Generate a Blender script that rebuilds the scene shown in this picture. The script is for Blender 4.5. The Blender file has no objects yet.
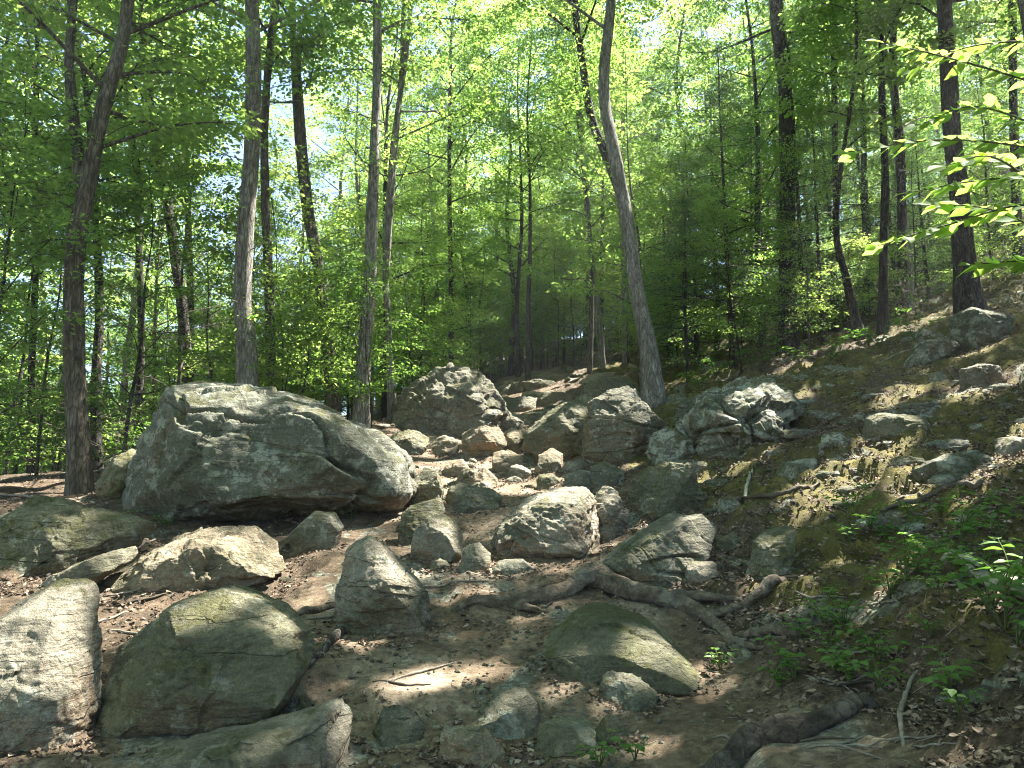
import bpy, bmesh, math, random
import numpy as np
from mathutils import Vector, Quaternion

rng = np.random.default_rng(11)
random.seed(11)
sc = bpy.context.scene
COL = sc.collection
R = math.radians

# ------------------------------------------------------------------ camera numbers
F_PX, PITCH, CAM = 724.0, R(8.0), np.array([0.0, 0.0, 1.6])
CF = np.array([0, math.cos(PITCH), math.sin(PITCH)])
CU = np.array([0, -math.sin(PITCH), math.cos(PITCH)])
CR = np.array([1.0, 0, 0])
SUN_AZ, SUN_EL = R(50.0), R(57.0)
SUN = np.array([math.sin(SUN_AZ) * math.cos(SUN_EL), math.cos(SUN_AZ) * math.cos(SUN_EL), math.sin(SUN_EL)])


def ray(px, py):
    return CF + CR * ((px - 512) / F_PX) + CU * ((384 - py) / F_PX)


def at_y(px, py, Y):
    d = ray(px, py)
    return CAM + d * (Y / d[1])


# ------------------------------------------------------------------ noise (numpy value noise)
def _hash(ix, iy, iz, seed):
    h = (ix.astype(np.int64) * 374761393 + iy.astype(np.int64) * 668265263 + iz.astype(np.int64) * 2147483647 + seed * 974634777) & 0xFFFFFFFF
    h = ((h ^ (h >> 13)) * 1274126177) & 0xFFFFFFFF
    h = ((h ^ (h >> 16)) * 2246822519) & 0xFFFFFFFF
    return ((h ^ (h >> 15)) & 0xFFFFFF) / float(0xFFFFFF) * 2 - 1


def vnoise(p, seed=0):
    i = np.floor(p)
    f = p - i
    u = f * f * f * (f * (f * 6 - 15) + 10)
    i = i.astype(np.int64)
    x0, y0, z0 = i[:, 0], i[:, 1], i[:, 2]
    r = 0
    for a in (0, 1):
        wa = u[:, 0] if a else 1 - u[:, 0]
        for b in (0, 1):
            wb = u[:, 1] if b else 1 - u[:, 1]
            for c in (0, 1):
                wc = u[:, 2] if c else 1 - u[:, 2]
                r = r + wa * wb * wc * _hash(x0 + a, y0 + b, z0 + c, seed)
    return r


def fbm(p, octv=4, seed=0, gain=0.5):
    a, s, t = 1.0, 0.0, 0.0
    p = p.copy()
    for o in range(octv):
        s = s + a * vnoise(p, seed + o * 17)
        t += a
        a *= gain
        p = p * 2.03 + 11.7
    return s / t


def ridged(p, octv=4, seed=0):
    a, s, t = 1.0, 0.0, 0.0
    p = p.copy()
    for o in range(octv):
        s = s + a * (1 - np.abs(vnoise(p, seed + o * 13)) * 2)
        t += a
        a *= 0.5
        p = p * 2.1 + 5.3
    return s / t


def sstep(a, b, x):
    t = np.clip((x - a) / (b - a), 0, 1)
    return t * t * (3 - 2 * t)


# ------------------------------------------------------------------ terrain
CTRL = []
for px, rows in {
    500: [(768, 4.2), (690, 5.2), (620, 6.5), (560, 8.2), (510, 10.5), (475, 13), (440, 17), (410, 22), (387, 29), (377, 34)],
    300: [(768, 4.2), (690, 5.1), (620, 6.4), (560, 8.0), (522, 10.0), (470, 13), (425, 16)],
    150: [(768, 4.1), (690, 5.1), (620, 6.3), (560, 7.9), (528, 9.5), (490, 12.5)],
    40: [(768, 4.0), (690, 5.0), (620, 6.1), (560, 7.7), (520, 9.2), (500, 10.7), (482, 13), (474, 17)],
    600: [(768, 4.15), (690, 5.1), (620, 6.4), (560, 8.0), (510, 10.2), (465, 13), (420, 17), (385, 24), (366, 32)],
    700: [(768, 4.0), (690, 5.0), (620, 6.2), (560, 7.6), (500, 9.6), (450, 12), (410, 15), (385, 18), (362, 23), (348, 31)],
    850: [(768, 3.6), (690, 4.4), (620, 5.4), (560, 6.5), (500, 8.0), (450, 9.8), (400, 12.5), (368, 15), (340, 19), (315, 26), (292, 33), (270, 42)],
    1000: [(768, 3.1), (690, 3.7), (620, 4.5), (560, 5.4), (500, 6.6), (450, 8), (400, 10), (350, 13), (303, 17), (270, 22), (240, 28), (212, 36)],
}.items():
    for py, Y in rows:
        CTRL.append(at_y(px, py, Y))
for w in [(-9, 16, 1.9), (-14, 12, .9), (-12, 22, 1.9), (-18, 30, 1.0), (-9, 30, 3.3), (-30, 50, 0), (-30, 20, -1), (-6, 42, 6.0), (0, 45, 8.0), (0, 60, 12.0), (0, 90, 18.0),
          (12, 48, 13), (27, 40, 20), (22, 25, 13), (40, 50, 24), (20, 12, 8.0), (12, 6, 4.0), (35, 10, 14), (6, 1, 1.3), (12, 0, 3.2), (3, 1, .5), (0, -5, -.8), (0, 1, -.25), (-3, 1, -.4),
          (-6, 0, -.7), (-14, 0, -1.6), (-10, 6, .1), (12, -6, 2.5), (-12, -6, -2), (-60, 60, -4), (60, 90, 24), (0, 140, 27), (-60, 140, -4), (70, 140, 18), (80, 20, 26), (-80, 10, -6), (30, 70, 20), (-20, 80, 8)]:
    CTRL.append(np.array(w, float))
CTRL = np.array(CTRL)


def _K(r2):
    return 0.5 * r2 * np.log(r2 + 1e-9)


def _tps_fit(c, lam=0.35):
    n = len(c)
    d2 = ((c[:, None, :2] - c[None, :, :2]) ** 2).sum(-1)
    A = np.zeros((n + 3, n + 3))
    # distant points may be smoothed more
    A[:n, :n] = _K(d2) + np.eye(n) * lam * (0.3 + 0.05 * c[:, 1:2].clip(0, 60))
    P = np.c_[np.ones(n), c[:, :2]]
    A[:n, n:] = P
    A[n:, :n] = P.T
    return np.linalg.solve(A, np.r_[c[:, 2], 0, 0, 0])


TPS = _tps_fit(CTRL)


def tps(x, y):
    x, y = np.atleast_1d(x).astype(float), np.atleast_1d(y).astype(float)
    out = np.empty(len(x))
    n = len(CTRL)
    for s in range(0, len(x), 40000):
        xs, ys = x[s:s + 40000], y[s:s + 40000]
        d2 = (xs[:, None] - CTRL[None, :, 0]) ** 2 + (ys[:, None] - CTRL[None, :, 1]) ** 2
        out[s:s + 40000] = _K(d2) @ TPS[:n] + TPS[n] + TPS[n + 1] * xs + TPS[n + 2] * ys
    return out


TRAIL_Y = np.array([-6, 4.2, 5.2, 6.5, 8.2, 10.5, 13, 17, 22, 29, 34, 60])
TRAIL_X = np.array([-.3, -.3, -.35, -.2, -.1, -.1, -.3, -.2, .1, .6, 1.2, 2.0])
TRAIL_W = np.array([1.9, 1.9, 1.9, 1.8, 1.7, 1.7, 1.7, 1.6, 1.4, 1.2, 1.2, 1.0])


def trail_mask(x, y):
    xc = np.interp(y, TRAIL_Y, TRAIL_X)
    w = np.interp(y, TRAIL_Y, TRAIL_W)
    p = np.c_[x, y, np.zeros_like(x)]
    d = np.abs(x - xc) + 0.5 * fbm(p * 0.9, 3, 5)
    return 1 - sstep(w * 0.75, w * 1.35, d)


def ground(x, y):
    x, y = np.atleast_1d(x).astype(float), np.atleast_1d(y).astype(float)
    z = tps(x, y)
    p = np.c_[x, y, np.zeros_like(x)]
    tm = trail_mask(x, y)
    far = sstep(10, 30, y)
    z = z + (0.10 + 0.12 * far) * fbm(p * 0.55, 3, 3) * (1.15 - 0.5 * tm)
    z = z + (0.055 + .085 * sstep(1.0, 3.0, x)) * fbm(p * 2.1, 3, 8) * (1.3 - 0.6 * tm)
    z = z + (0.022 + .04 * sstep(1.0, 3.0, x)) * ridged(p * 5.5, 3, 9) * (1.2 - 0.5 * tm)
    # worn ledges: low irregular steps across the slope
    q = (z * 2.1 + 0.6 * fbm(p * 0.7, 2, 21))
    z = z + 0.07 * (sstep(0.35, 0.65, q - np.floor(q)) - (q - np.floor(q))) * 1.2
    return z


def g1(x, y):
    return float(ground(x, y)[0])


_MARCH = np.concatenate([np.arange(2.2, 14, .03), np.arange(14, 45, .1), np.arange(45, 120, .5)])


def hit(px, py):
    """Point of the ground seen at a pixel."""
    d = ray(px, py)
    d = d / d[1]
    P = CAM[None] + d[None] * _MARCH[:, None]
    g = ground(P[:, 0], P[:, 1])
    b = np.nonzero(P[:, 2] <= g)[0]
    if len(b) == 0:
        return P[-1]
    q = P[b[0]].copy()
    q[2] = g[b[0]]
    return q


# ------------------------------------------------------------------ mesh helpers
def mk_mesh(name, verts, faces, mat, smooth=True, attrs=None):
    """faces: list of int arrays (n,k), each with its own k."""
    me = bpy.data.meshes.new(name)
    verts = np.asarray(verts, np.float32)
    me.vertices.add(len(verts))
    me.vertices.foreach_set('co', verts.ravel())
    loops = np.concatenate([np.asarray(f).ravel() for f in faces]).astype(np.int32)
    tot = np.concatenate([np.full(len(f), np.asarray(f).shape[1]) for f in faces]).astype(np.int32)
    start = np.concatenate([[0], np.cumsum(tot)[:-1]]).astype(np.int32)
    me.loops.add(len(loops))
    me.loops.foreach_set('vertex_index', loops)
    me.polygons.add(len(tot))
    me.polygons.foreach_set('loop_start', start)
    me.polygons.foreach_set('loop_total', tot)
    me.polygons.foreach_set('use_smooth', np.full(len(tot), smooth))
    if attrs:
        for k, v in attrs.items():
            a = me.attributes.new(k, 'FLOAT', 'POINT')
            a.data.foreach_set('value', np.asarray(v, np.float32))
    for m in (mat if isinstance(mat, (list, tuple)) else [mat]):
        me.materials.append(m)
    me.update()
    me.validate()
    return me


def link(name, me, parent=None, loc=(0, 0, 0)):
    o = bpy.data.objects.new(name, me)
    COL.objects.link(o)
    o.location = Vector([float(v) for v in loc])
    if parent is not None:
        o.parent = parent
    return o


def tag(o, label=None, cat=None, group=None, kind=None):
    if label: o['label'] = label
    if cat: o['category'] = cat
    if group: o['group'] = group
    if kind: o['kind'] = kind
    return o


def catmull(pts, n):
    pts = np.asarray(pts, float)
    P = np.vstack([2 * pts[0] - pts[1], pts, 2 * pts[-1] - pts[-2]])
    seg = len(pts) - 1
    t = np.linspace(0, seg, n)
    i = np.minimum(t.astype(int), seg - 1)
    u = (t - i)[:, None]
    a, b, c, d = P[i], P[i + 1], P[i + 2], P[i + 3]
    return 0.5 * (2 * b + (c - a) * u + (2 * a - 5 * b + 4 * c - d) * u ** 2 + (3 * b - a - 3 * c + d) * u ** 3)


class Geo:
    def __init__(s):
        s.v, s.q, s.t, s.n = [], [], [], 0

    def tube(s, pts, rad, sides=8, bump=0.0, seed=0, cap=True):
        pts, rad = np.asarray(pts, float), np.asarray(rad, float)
        n = len(pts)
        tan = np.gradient(pts, axis=0)
        tan /= np.linalg.norm(tan, axis=1)[:, None] + 1e-9
        up = np.array([0, 0, 1.0]) if abs(tan[0, 2]) < .8 else np.array([1.0, 0, 0])
        A = np.empty_like(pts)
        u = up - tan[0] * (up @ tan[0])
        u /= np.linalg.norm(u)
        for k in range(n):
            u = u - tan[k] * (u @ tan[k])
            u /= np.linalg.norm(u) + 1e-9
            A[k] = u
        B = np.cross(tan, A)
        th = np.linspace(0, 2 * math.pi, sides, endpoint=False)
        ring = A[:, None] * np.cos(th)[None, :, None] + B[:, None] * np.sin(th)[None, :, None]
        rr = np.repeat(rad[:, None], sides, 1)
        if bump:
            arc = np.r_[0, np.cumsum(np.linalg.norm(np.diff(pts, axis=0), axis=1))] / max(rad.max(), .01)
            q = np.stack([np.cos(th)[None] * 1.3 + 0 * arc[:, None], np.sin(th)[None] * 1.3 + 0 * arc[:, None], arc[:, None] * .28 + 0 * th[None]], -1).reshape(-1, 3)
            rr = rr * (1 + bump * fbm(q + seed * 3.7, 4, seed).reshape(n, sides) * 1.3)
        V = (pts[:, None] + ring * rr[:, :, None]).reshape(-1, 3)
        idx = np.arange(n * sides).reshape(n, sides)
        a, b = idx[:-1], idx[1:]
        Q = np.stack([a, np.roll(a, -1, 1), np.roll(b, -1, 1), b], -1).reshape(-1, 4)
        s.v.append(V)
        s.q.append(Q + s.n)
        m = n * sides
        if cap:
            s.v.append(np.vstack([pts[0], pts[-1]]))
            c0, c1 = m, m + 1
            r0, r1 = idx[0], idx[-1]
            s.t.append(np.stack([np.roll(r0, -1), r0, np.full(sides, c0)], -1) + s.n)
            s.t.append(np.stack([r1, np.roll(r1, -1), np.full(sides, c1)], -1) + s.n)
            m += 2
        s.n += m

    def raw(s, V, Q=None, T=None):
        s.v.append(V)
        if Q is not None and len(Q): s.q.append(np.asarray(Q) + s.n)
        if T is not None and len(T): s.t.append(np.asarray(T) + s.n)
        s.n += len(V)

    def mesh(s, name, mat, smooth=True):
        f = []
        if s.q: f.append(np.vstack(s.q))
        if s.t: f.append(np.vstack(s.t))
        return mk_mesh(name, np.vstack(s.v), f, mat, smooth)


_ico = {}


def ico(sub):
    if sub not in _ico:
        bm = bmesh.new()
        bmesh.ops.create_icosphere(bm, subdivisions=sub, radius=1)
        _ico[sub] = (np.array([v.co for v in bm.verts]), np.array([[v.index for v in f.verts] for f in bm.faces]))
        bm.free()
    return _ico[sub]


# ------------------------------------------------------------------ materials
class NT:
    def __init__(s, name):
        s.m = bpy.data.materials.new(name)
        s.m.use_nodes = True
        s.t = s.m.node_tree
        s.t.nodes.clear()
        s.out = s.t.nodes.new('ShaderNodeOutputMaterial')

    def n(s, kind, ins=None, **props):
        nd = s.t.nodes.new('ShaderNode' + kind)
        for k, v in props.items(): setattr(nd, k, v)
        for k, v in (ins or {}).items(): s.set(nd.inputs[k], v)
        return nd

    def set(s, sock, v):
        if isinstance(v, bpy.types.NodeSocket): s.t.links.new(v, sock)
        elif hasattr(v, 'outputs'): s.t.links.new(v.outputs[0], sock)
        elif isinstance(v, (tuple, list)) and len(v) == 3 and sock.type == 'RGBA': sock.default_value = (*v, 1)
        else: sock.default_value = v

    def math(s, op, a, b=0.0, clamp=False):
        nd = s.n('Math', operation=op, use_clamp=clamp)
        s.set(nd.inputs[0], a); s.set(nd.inputs[1], b)
        return nd.outputs[0]

    def mix(s, f, a, b, mode='MIX'):
        nd = s.n('Mix', data_type='RGBA', blend_type=mode)
        s.set(nd.inputs[0], f); s.set(nd.inputs[6], a); s.set(nd.inputs[7], b)
        return nd.outputs[2]

    def noise(s, vec, scale, detail=4, rough=.55, dist=0.0):
        nd = s.n('TexNoise', {'Scale': scale, 'Detail': detail, 'Roughness': rough, 'Distortion': dist})
        s.set(nd.inputs['Vector'], vec)
        return nd.outputs[0]

    def ramp(s, f, stops):
        nd = s.n('ValToRGB')
        cr = nd.color_ramp
        while len(cr.elements) < len(stops): cr.elements.new(.5)
        for e, (p, c) in zip(cr.elements, stops):
            e.position = p
            e.color = (*c, 1) if isinstance(c, tuple) else (c, c, c, 1)
        s.set(nd.inputs[0], f)
        return nd.outputs[0]

    def step(s, f, a, b):
        nd = s.n('MapRange', interpolation_type='SMOOTHSTEP')
        s.set(nd.inputs[0], f)
        nd.inputs[1].default_value, nd.inputs[2].default_value = a, b
        return nd.outputs[0]

    def bump(s, h, strength=.5, dist=.02, prev=None):
        nd = s.n('Bump', {'Strength': strength, 'Distance': dist})
        s.set(nd.inputs['Height'], h)
        if prev is not None: s.set(nd.inputs['Normal'], prev)
        return nd.outputs[0]

    def principled(s, col, rough=.8, normal=None, spec=.3):
        nd = s.n('BsdfPrincipled')
        s.set(nd.inputs['Base Color'], col)
        s.set(nd.inputs['Roughness'], rough)
        s.set(nd.inputs['Specular IOR Level'], spec)
        if normal is not None: s.set(nd.inputs['Normal'], normal)
        s.t.links.new(nd.outputs[0], s.out.inputs[0])
        return s.m


def obj_coords(t, stretch=None):
    tc = t.n('TexCoord')
    oi = t.n('ObjectInfo')
    off = t.math('MULTIPLY', oi.outputs['Random'], 37.0)
    ad = t.n('VectorMath', operation='ADD')
    t.set(ad.inputs[0], tc.outputs['Object'])
    cx = t.n('CombineXYZ', {0: off, 1: off, 2: off})
    t.set(ad.inputs[1], cx)
    return ad.outputs[0]


def rock_mat(name, base, lichen=.35, moss=.3, tan=.3, mosscol=(.085, .083, .030), lich_col=(.35, .355, .285)):
    t = NT(name)
    co = obj_coords(t)
    geo = t.n('NewGeometry')
    nz = t.n('SeparateXYZ', {0: geo.outputs['Normal']}).outputs[2]
    n1 = t.noise(co, 1.7, 9, .62, .4)
    c = t.ramp(n1, [(.28, tuple(v * .55 for v in base)), (.45, tuple(v * .85 for v in base)), (.56, base), (.74, tuple(min(v * 1.5, .5) for v in base))])
    # foliated bands along the rock's grain
    mp = t.n('Mapping', {'Vector': co, 'Rotation': (.35, .25, .2), 'Scale': (1.2, 1.2, 9.0)})
    band = t.noise(mp, 1.3, 6, .65, 1.2)
    c = t.mix(t.math('MULTIPLY', t.step(band, .52, .72), .45), c, tuple(min(v * 1.55, .5) for v in base))
    # iron stain
    n2 = t.noise(co, 1.1, 4, .6, .5)
    low = t.math('MULTIPLY', t.math('SUBTRACT', .35, nz), .22)
    c = t.mix(t.math('MULTIPLY', t.step(t.math('ADD', n2, low), .55, .72), tan), c, (.25, .15, .075))
    # lichen crust
    n3 = t.noise(co, 4.3, 8, .7, .3)
    c = t.mix(t.math('MULTIPLY', t.step(n3, .60 - lichen * .16, .66 - lichen * .14), min(1, .35 + lichen * .8)), c, lich_col)
    n3b = t.noise(co, 13.0, 6, .7)
    c = t.mix(t.math('MULTIPLY', t.step(n3b, .58, .66), .5 * lichen + .12), c, tuple(min(.6, v * 1.2) for v in lich_col))
    # moss
    n4 = t.noise(co, 2.4, 8, .7, .2)
    mm = t.math('ADD', t.math('ADD', n4, t.math('MULTIPLY', t.math('ABSOLUTE', nz), .08)), t.math('MULTIPLY', t.math('SUBTRACT', t.noise(co, 30.0, 5, .75), .5), .22))
    c = t.mix(t.math('MULTIPLY', t.step(mm, .65 - moss * .2, .71 - moss * .2), .8), c, mosscol)
    # mineral speckle
    n5 = t.noise(co, 85.0, 3, .8)
    c = t.mix(.55, c, t.ramp(n5, [(.3, .45), (.5, .95), (.7, 1.5)]), 'MULTIPLY')
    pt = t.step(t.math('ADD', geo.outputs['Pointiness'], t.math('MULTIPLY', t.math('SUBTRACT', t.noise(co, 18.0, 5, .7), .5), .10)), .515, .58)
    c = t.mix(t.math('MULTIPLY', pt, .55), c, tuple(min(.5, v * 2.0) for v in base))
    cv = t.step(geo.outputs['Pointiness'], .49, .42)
    c = t.mix(t.math('MULTIPLY', cv, .5), c, (.055, .048, .032))  # creases darkened in the colour to deepen their shade
    alg = t.step(t.math('ADD', t.noise(co, .8, 6, .65, .6), t.math('MULTIPLY', t.math('SUBTRACT', n5, .5), .25)), .50, .62)
    c = t.mix(t.math('MULTIPLY', alg, .62), c, (.072, .074, .040))
    n6 = t.noise(co, 24.0, 5, .75)
    c = t.mix(.6, c, t.ramp(n6, [(.34, .5), (.5, .97), (.66, 1.45)]), 'MULTIPLY')
    # thin cracks
    wv = t.n('VectorMath', operation='ADD')
    t.set(wv.inputs[0], mp.outputs[0])
    nn = t.n('TexNoise', {'Vector': co, 'Scale': 2.5, 'Detail': 4})
    t.set(wv.inputs[1], nn.outputs[1])
    vo = t.n('TexVoronoi', {'Vector': wv.outputs[0], 'Scale': .55}, feature='DISTANCE_TO_EDGE')
    crack = t.step(vo.outputs[0], .0, .018)
    crack = t.math('MAXIMUM', crack, t.step(t.noise(co, 1.6, 3), .44, .5))
    c = t.mix(t.math('MULTIPLY', t.math('SUBTRACT', 1.0, crack), .5), c, (.03, .028, .02))
    b1 = t.noise(co, 7.0, 8, .68)
    b2 = t.noise(co, 38.0, 5, .7)
    h = t.math('ADD', t.math('ADD', b1, t.math('MULTIPLY', b2, .3)), t.math('ADD', t.math('MULTIPLY', band, .7), t.math('MULTIPLY', crack, .25)))
    return t.principled(c, .88, t.bump(h, 1.0, .07), .2)


M = {}
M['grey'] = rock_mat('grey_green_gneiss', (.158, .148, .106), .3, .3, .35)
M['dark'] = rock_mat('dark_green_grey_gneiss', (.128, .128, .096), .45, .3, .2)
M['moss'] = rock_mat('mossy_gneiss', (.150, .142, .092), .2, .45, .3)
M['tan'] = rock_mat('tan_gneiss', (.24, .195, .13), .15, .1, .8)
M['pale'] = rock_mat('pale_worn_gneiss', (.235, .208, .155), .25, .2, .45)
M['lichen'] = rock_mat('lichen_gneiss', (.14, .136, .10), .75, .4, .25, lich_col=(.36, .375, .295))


def ground_mat():
    t = NT('forest_floor')
    geo = t.n('NewGeometry')
    co = geo.outputs['Position']
    tr = t.n('Attribute', attribute_name='trail').outputs['Fac']
    ms = t.n('Attribute', attribute_name='moss').outputs['Fac']
    nb = t.noise(co, 1.3, 8, .65, .4)
    nf = t.noise(co, 16.0, 8, .72)
    nx = t.noise(co, 70.0, 4, .75)
    dirt = t.ramp(nb, [(.3, (.085, .060, .038)), (.5, (.185, .138, .092)), (.68, (.34, .27, .195))])
    dirt = t.mix(.9, dirt, t.ramp(nf, [(.3, .3), (.5, .9), (.7, 1.6)]), 'MULTIPLY')
    humus = t.ramp(t.noise(co, 6.0, 8, .75), [(.3, (.040, .030, .020)), (.48, (.085, .063, .042)), (.6, (.15, .108, .072)), (.72, (.24, .178, .13))])
    humus = t.mix(.6, humus, t.ramp(nx, [(.3, .4), (.5, 1.0), (.7, 1.7)]), 'MULTIPLY')
    f = t.step(t.math('ADD', tr, t.math('MULTIPLY', t.math('SUBTRACT', nf, .5), 1.3)), .3, .65)
    c = t.mix(f, humus, dirt)
    nm = t.noise(co, 1.9, 7, .7, .3)
    mf = t.step(t.math('ADD', t.math('MULTIPLY', t.math('SUBTRACT', nm, .5), 1.5), ms), .42, .62)
    mosc = t.ramp(t.noise(co, 4.0, 5, .7), [(.3, (.045, .046, .013)), (.55, (.115, .102, .028)), (.75, (.24, .19, .055))])
    mosc = t.mix(.6, mosc, t.ramp(nx, [(.3, .4), (.5, 1.0), (.7, 1.6)]), 'MULTIPLY')
    c = t.mix(t.math('MULTIPLY', mf, .85), c, mosc)
    # flush stone showing through the dirt
    ns = t.noise(co, .9, 7, .6, .8)
    c = t.mix(t.math('MULTIPLY', t.step(ns, .575, .60), .75), c, t.mix(t.step(nf, .5, .58), (.15, .145, .11), (.33, .34, .27)))
    h = t.math('ADD', t.math('MULTIPLY', nf, 1.0), t.math('MULTIPLY', nx, .45))
    return t.principled(c, .95, t.bump(h, .9, .035), .15)


M['ground'] = ground_mat()


def bark_mat(name, a, b, lich=.3, sc=(11, 11, 2.8), plates=.6):
    t = NT(name)
    co = obj_coords(t)
    mp = t.n('Mapping', {'Vector': co, 'Scale': sc})
    n1 = t.noise(mp, 1.0, 7, .65, .6)
    n2 = t.noise(co, 2.2, 6, .7)
    c = t.ramp(n1, [(.32, tuple(v * .45 for v in a)), (.5, a), (.68, b)])
    c = t.mix(t.math('MULTIPLY', t.step(n2, .52, .64), lich), c, (.30, .31, .27))
    vp = t.n('Mapping', {'Vector': co, 'Scale': (sc[0] * 1.6, sc[1] * 1.6, sc[2] * 1.3)})
    vd = t.n('VectorMath', operation='ADD')
    t.set(vd.inputs[0], vp.outputs[0]); t.set(vd.inputs[1], t.n('TexNoise', {'Vector': vp, 'Scale': 1.5, 'Detail': 3}).outputs[1])
    vr = t.n('TexVoronoi', {'Vector': vd.outputs[0], 'Scale': 1.0}, feature='DISTANCE_TO_EDGE')
    plate = t.step(vr.outputs[0], 0.0, .16)
    c = t.mix(t.math('MULTIPLY', t.math('SUBTRACT', 1.0, plate), plates), c, tuple(v * .3 for v in a))
    n3 = t.noise(co, 3.0, 6, .7)
    c = t.mix(t.math('MULTIPLY', t.step(n3, .60, .7), .35), c, (.06, .075, .03))
    return t.principled(c, .9, t.bump(t.math('ADD', t.math('ADD', n1, t.math('MULTIPLY', plate, plates * .8)), t.math('MULTIPLY', t.noise(co, 40, 4, .7), .3)), 1.0, .035), .2)


M['bark_pale'] = bark_mat('pale_grey_bark', (.20, .182, .15), (.36, .34, .295), .6)
M['bark_brown'] = bark_mat('brown_grey_bark', (.11, .092, .070), (.20, .175, .14), .25)
M['bark_dark'] = bark_mat('dark_bark', (.055, .045, .036), (.11, .095, .075), .15)
M['log_bark'] = bark_mat('dark_log_bark', (.07, .056, .042), (.15, .125, .095), .15, (8, 8, 8), .3)
M['root'] = bark_mat('root_bark', (.12, .094, .066), (.23, .19, .14), .2, (10, 10, 10), .15)


def leaf_mat(name, d1, d2, t1, t2, tmix=.5, gloss=.025):
    t = NT(name)
    geo = t.n('NewGeometry')
    oi = t.n('ObjectInfo')
    r = t.math('ADD', t.math('MULTIPLY', geo.outputs['Random Per Island'], .5), t.math('MULTIPLY', oi.outputs['Random'], .5))
    dc, tcol = t.mix(r, d1, d2), t.mix(r, t1, t2)
    db = t.n('BsdfDiffuse', {'Color': dc})
    tb = t.n('BsdfTranslucent', {'Color': tcol})
    m1 = t.n('MixShader', {0: tmix, 1: db, 2: tb})
    gl = t.n('BsdfGlossy', {'Color': (.8, .85, .8), 'Roughness': .5})
    m2 = t.n('MixShader', {0: gloss, 1: m1, 2: gl})
    t.t.links.new(m2.outputs[0], t.out.inputs[0])
    return t.m


M['leaf'] = leaf_mat('broad_leaf', (.05, .095, .022), (.10, .145, .036), (.19, .39, .06), (.51, .63, .14), .64)
M['leaf_mid'] = leaf_mat('shade_leaf', (.045, .085, .018), (.085, .13, .026), (.19, .385, .06), (.44, .56, .12), .63)
M['needle'] = leaf_mat('hemlock_needle', (.045, .085, .03), (.085, .14, .045), (.13, .27, .07), (.26, .41, .12), .55)
M['leaf_near'] = leaf_mat('near_leaf', (.06, .115, .02), (.10, .15, .028), (.30, .54, .07), (.44, .64, .10), .68, .012)
M['herb'] = leaf_mat('herb_leaf', (.07, .15, .03), (.12, .20, .045), (.12, .28, .03), (.22, .40, .05), .4)


def litter_mat():
    t = NT('dry_leaf')
    geo = t.n('NewGeometry')
    c = t.ramp(geo.outputs['Random Per Island'], [(0, (.045, .032, .022)), (.35, (.11, .076, .050)), (.7, (.18, .130, .092)), (1, (.31, .24, .18))])
    return t.principled(c, .8, None, .2)


M['litter'] = litter_mat()


def simple_noise_mat(name, a, b, scale):
    t = NT(name)
    co = obj_coords(t)
    n = t.noise(co, scale, 7, .7, .4)
    return t.principled(t.ramp(n, [(.35, a), (.62, b)]), .9, t.bump(n, .6, .01), .2)


M['stick'] = simple_noise_mat('weathered_stick', (.10, .082, .06), (.26, .23, .185), 22)
M['stick_pale'] = simple_noise_mat('barkless_birch_stick', (.20, .19, .13), (.38, .37, .27), 9)
M['stem'] = simple_noise_mat('green_stem', (.05, .075, .02), (.09, .10, .035), 12)
M['twig'] = simple_noise_mat('brown_twig', (.05, .04, .03), (.10, .085, .06), 12)

# ------------------------------------------------------------------ ground sheet
def axis(lo, hi, start, step, g):
    pos = [start]
    while pos[-1] < hi: pos.append(pos[-1] + max(step, g * abs(pos[-1] - (0 if g < .02 else 0))))
    neg = [start]
    while neg[-1] > lo: neg.append(neg[-1] - max(step, g * 1.6 * abs(neg[-1] - start)))
    return np.array(neg[::-1][:-1] + pos)


gx = axis(-130, 130, 0.0, .045, .0125)
gy = axis(-8, 170, 3.0, .045, .0095)
XX, YY = np.meshgrid(gx, gy)
xs, ys = XX.ravel(), YY.ravel()
zs = ground(xs, ys)
pp = np.c_[xs, ys, zs]
tm = trail_mask(xs, ys)
dx = xs - np.interp(ys, TRAIL_Y, TRAIL_X)
mossm = sstep(1.2, 3.0, dx) * (0.60 + .40 * fbm(pp * .45, 3, 31)) + sstep(1.5, 4, -dx) * .15
ids = np.arange(len(xs)).reshape(XX.shape)
Q = np.stack([ids[:-1, :-1], ids[:-1, 1:], ids[1:, 1:], ids[1:, :-1]], -1).reshape(-1, 4)
tag(link('ground', mk_mesh('ground', pp, [Q], M['ground'], True, {'trail': tm, 'moss': mossm})), kind='structure')
print('ground', len(xs))


# ------------------------------------------------------------------ rocks
RB = []


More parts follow.
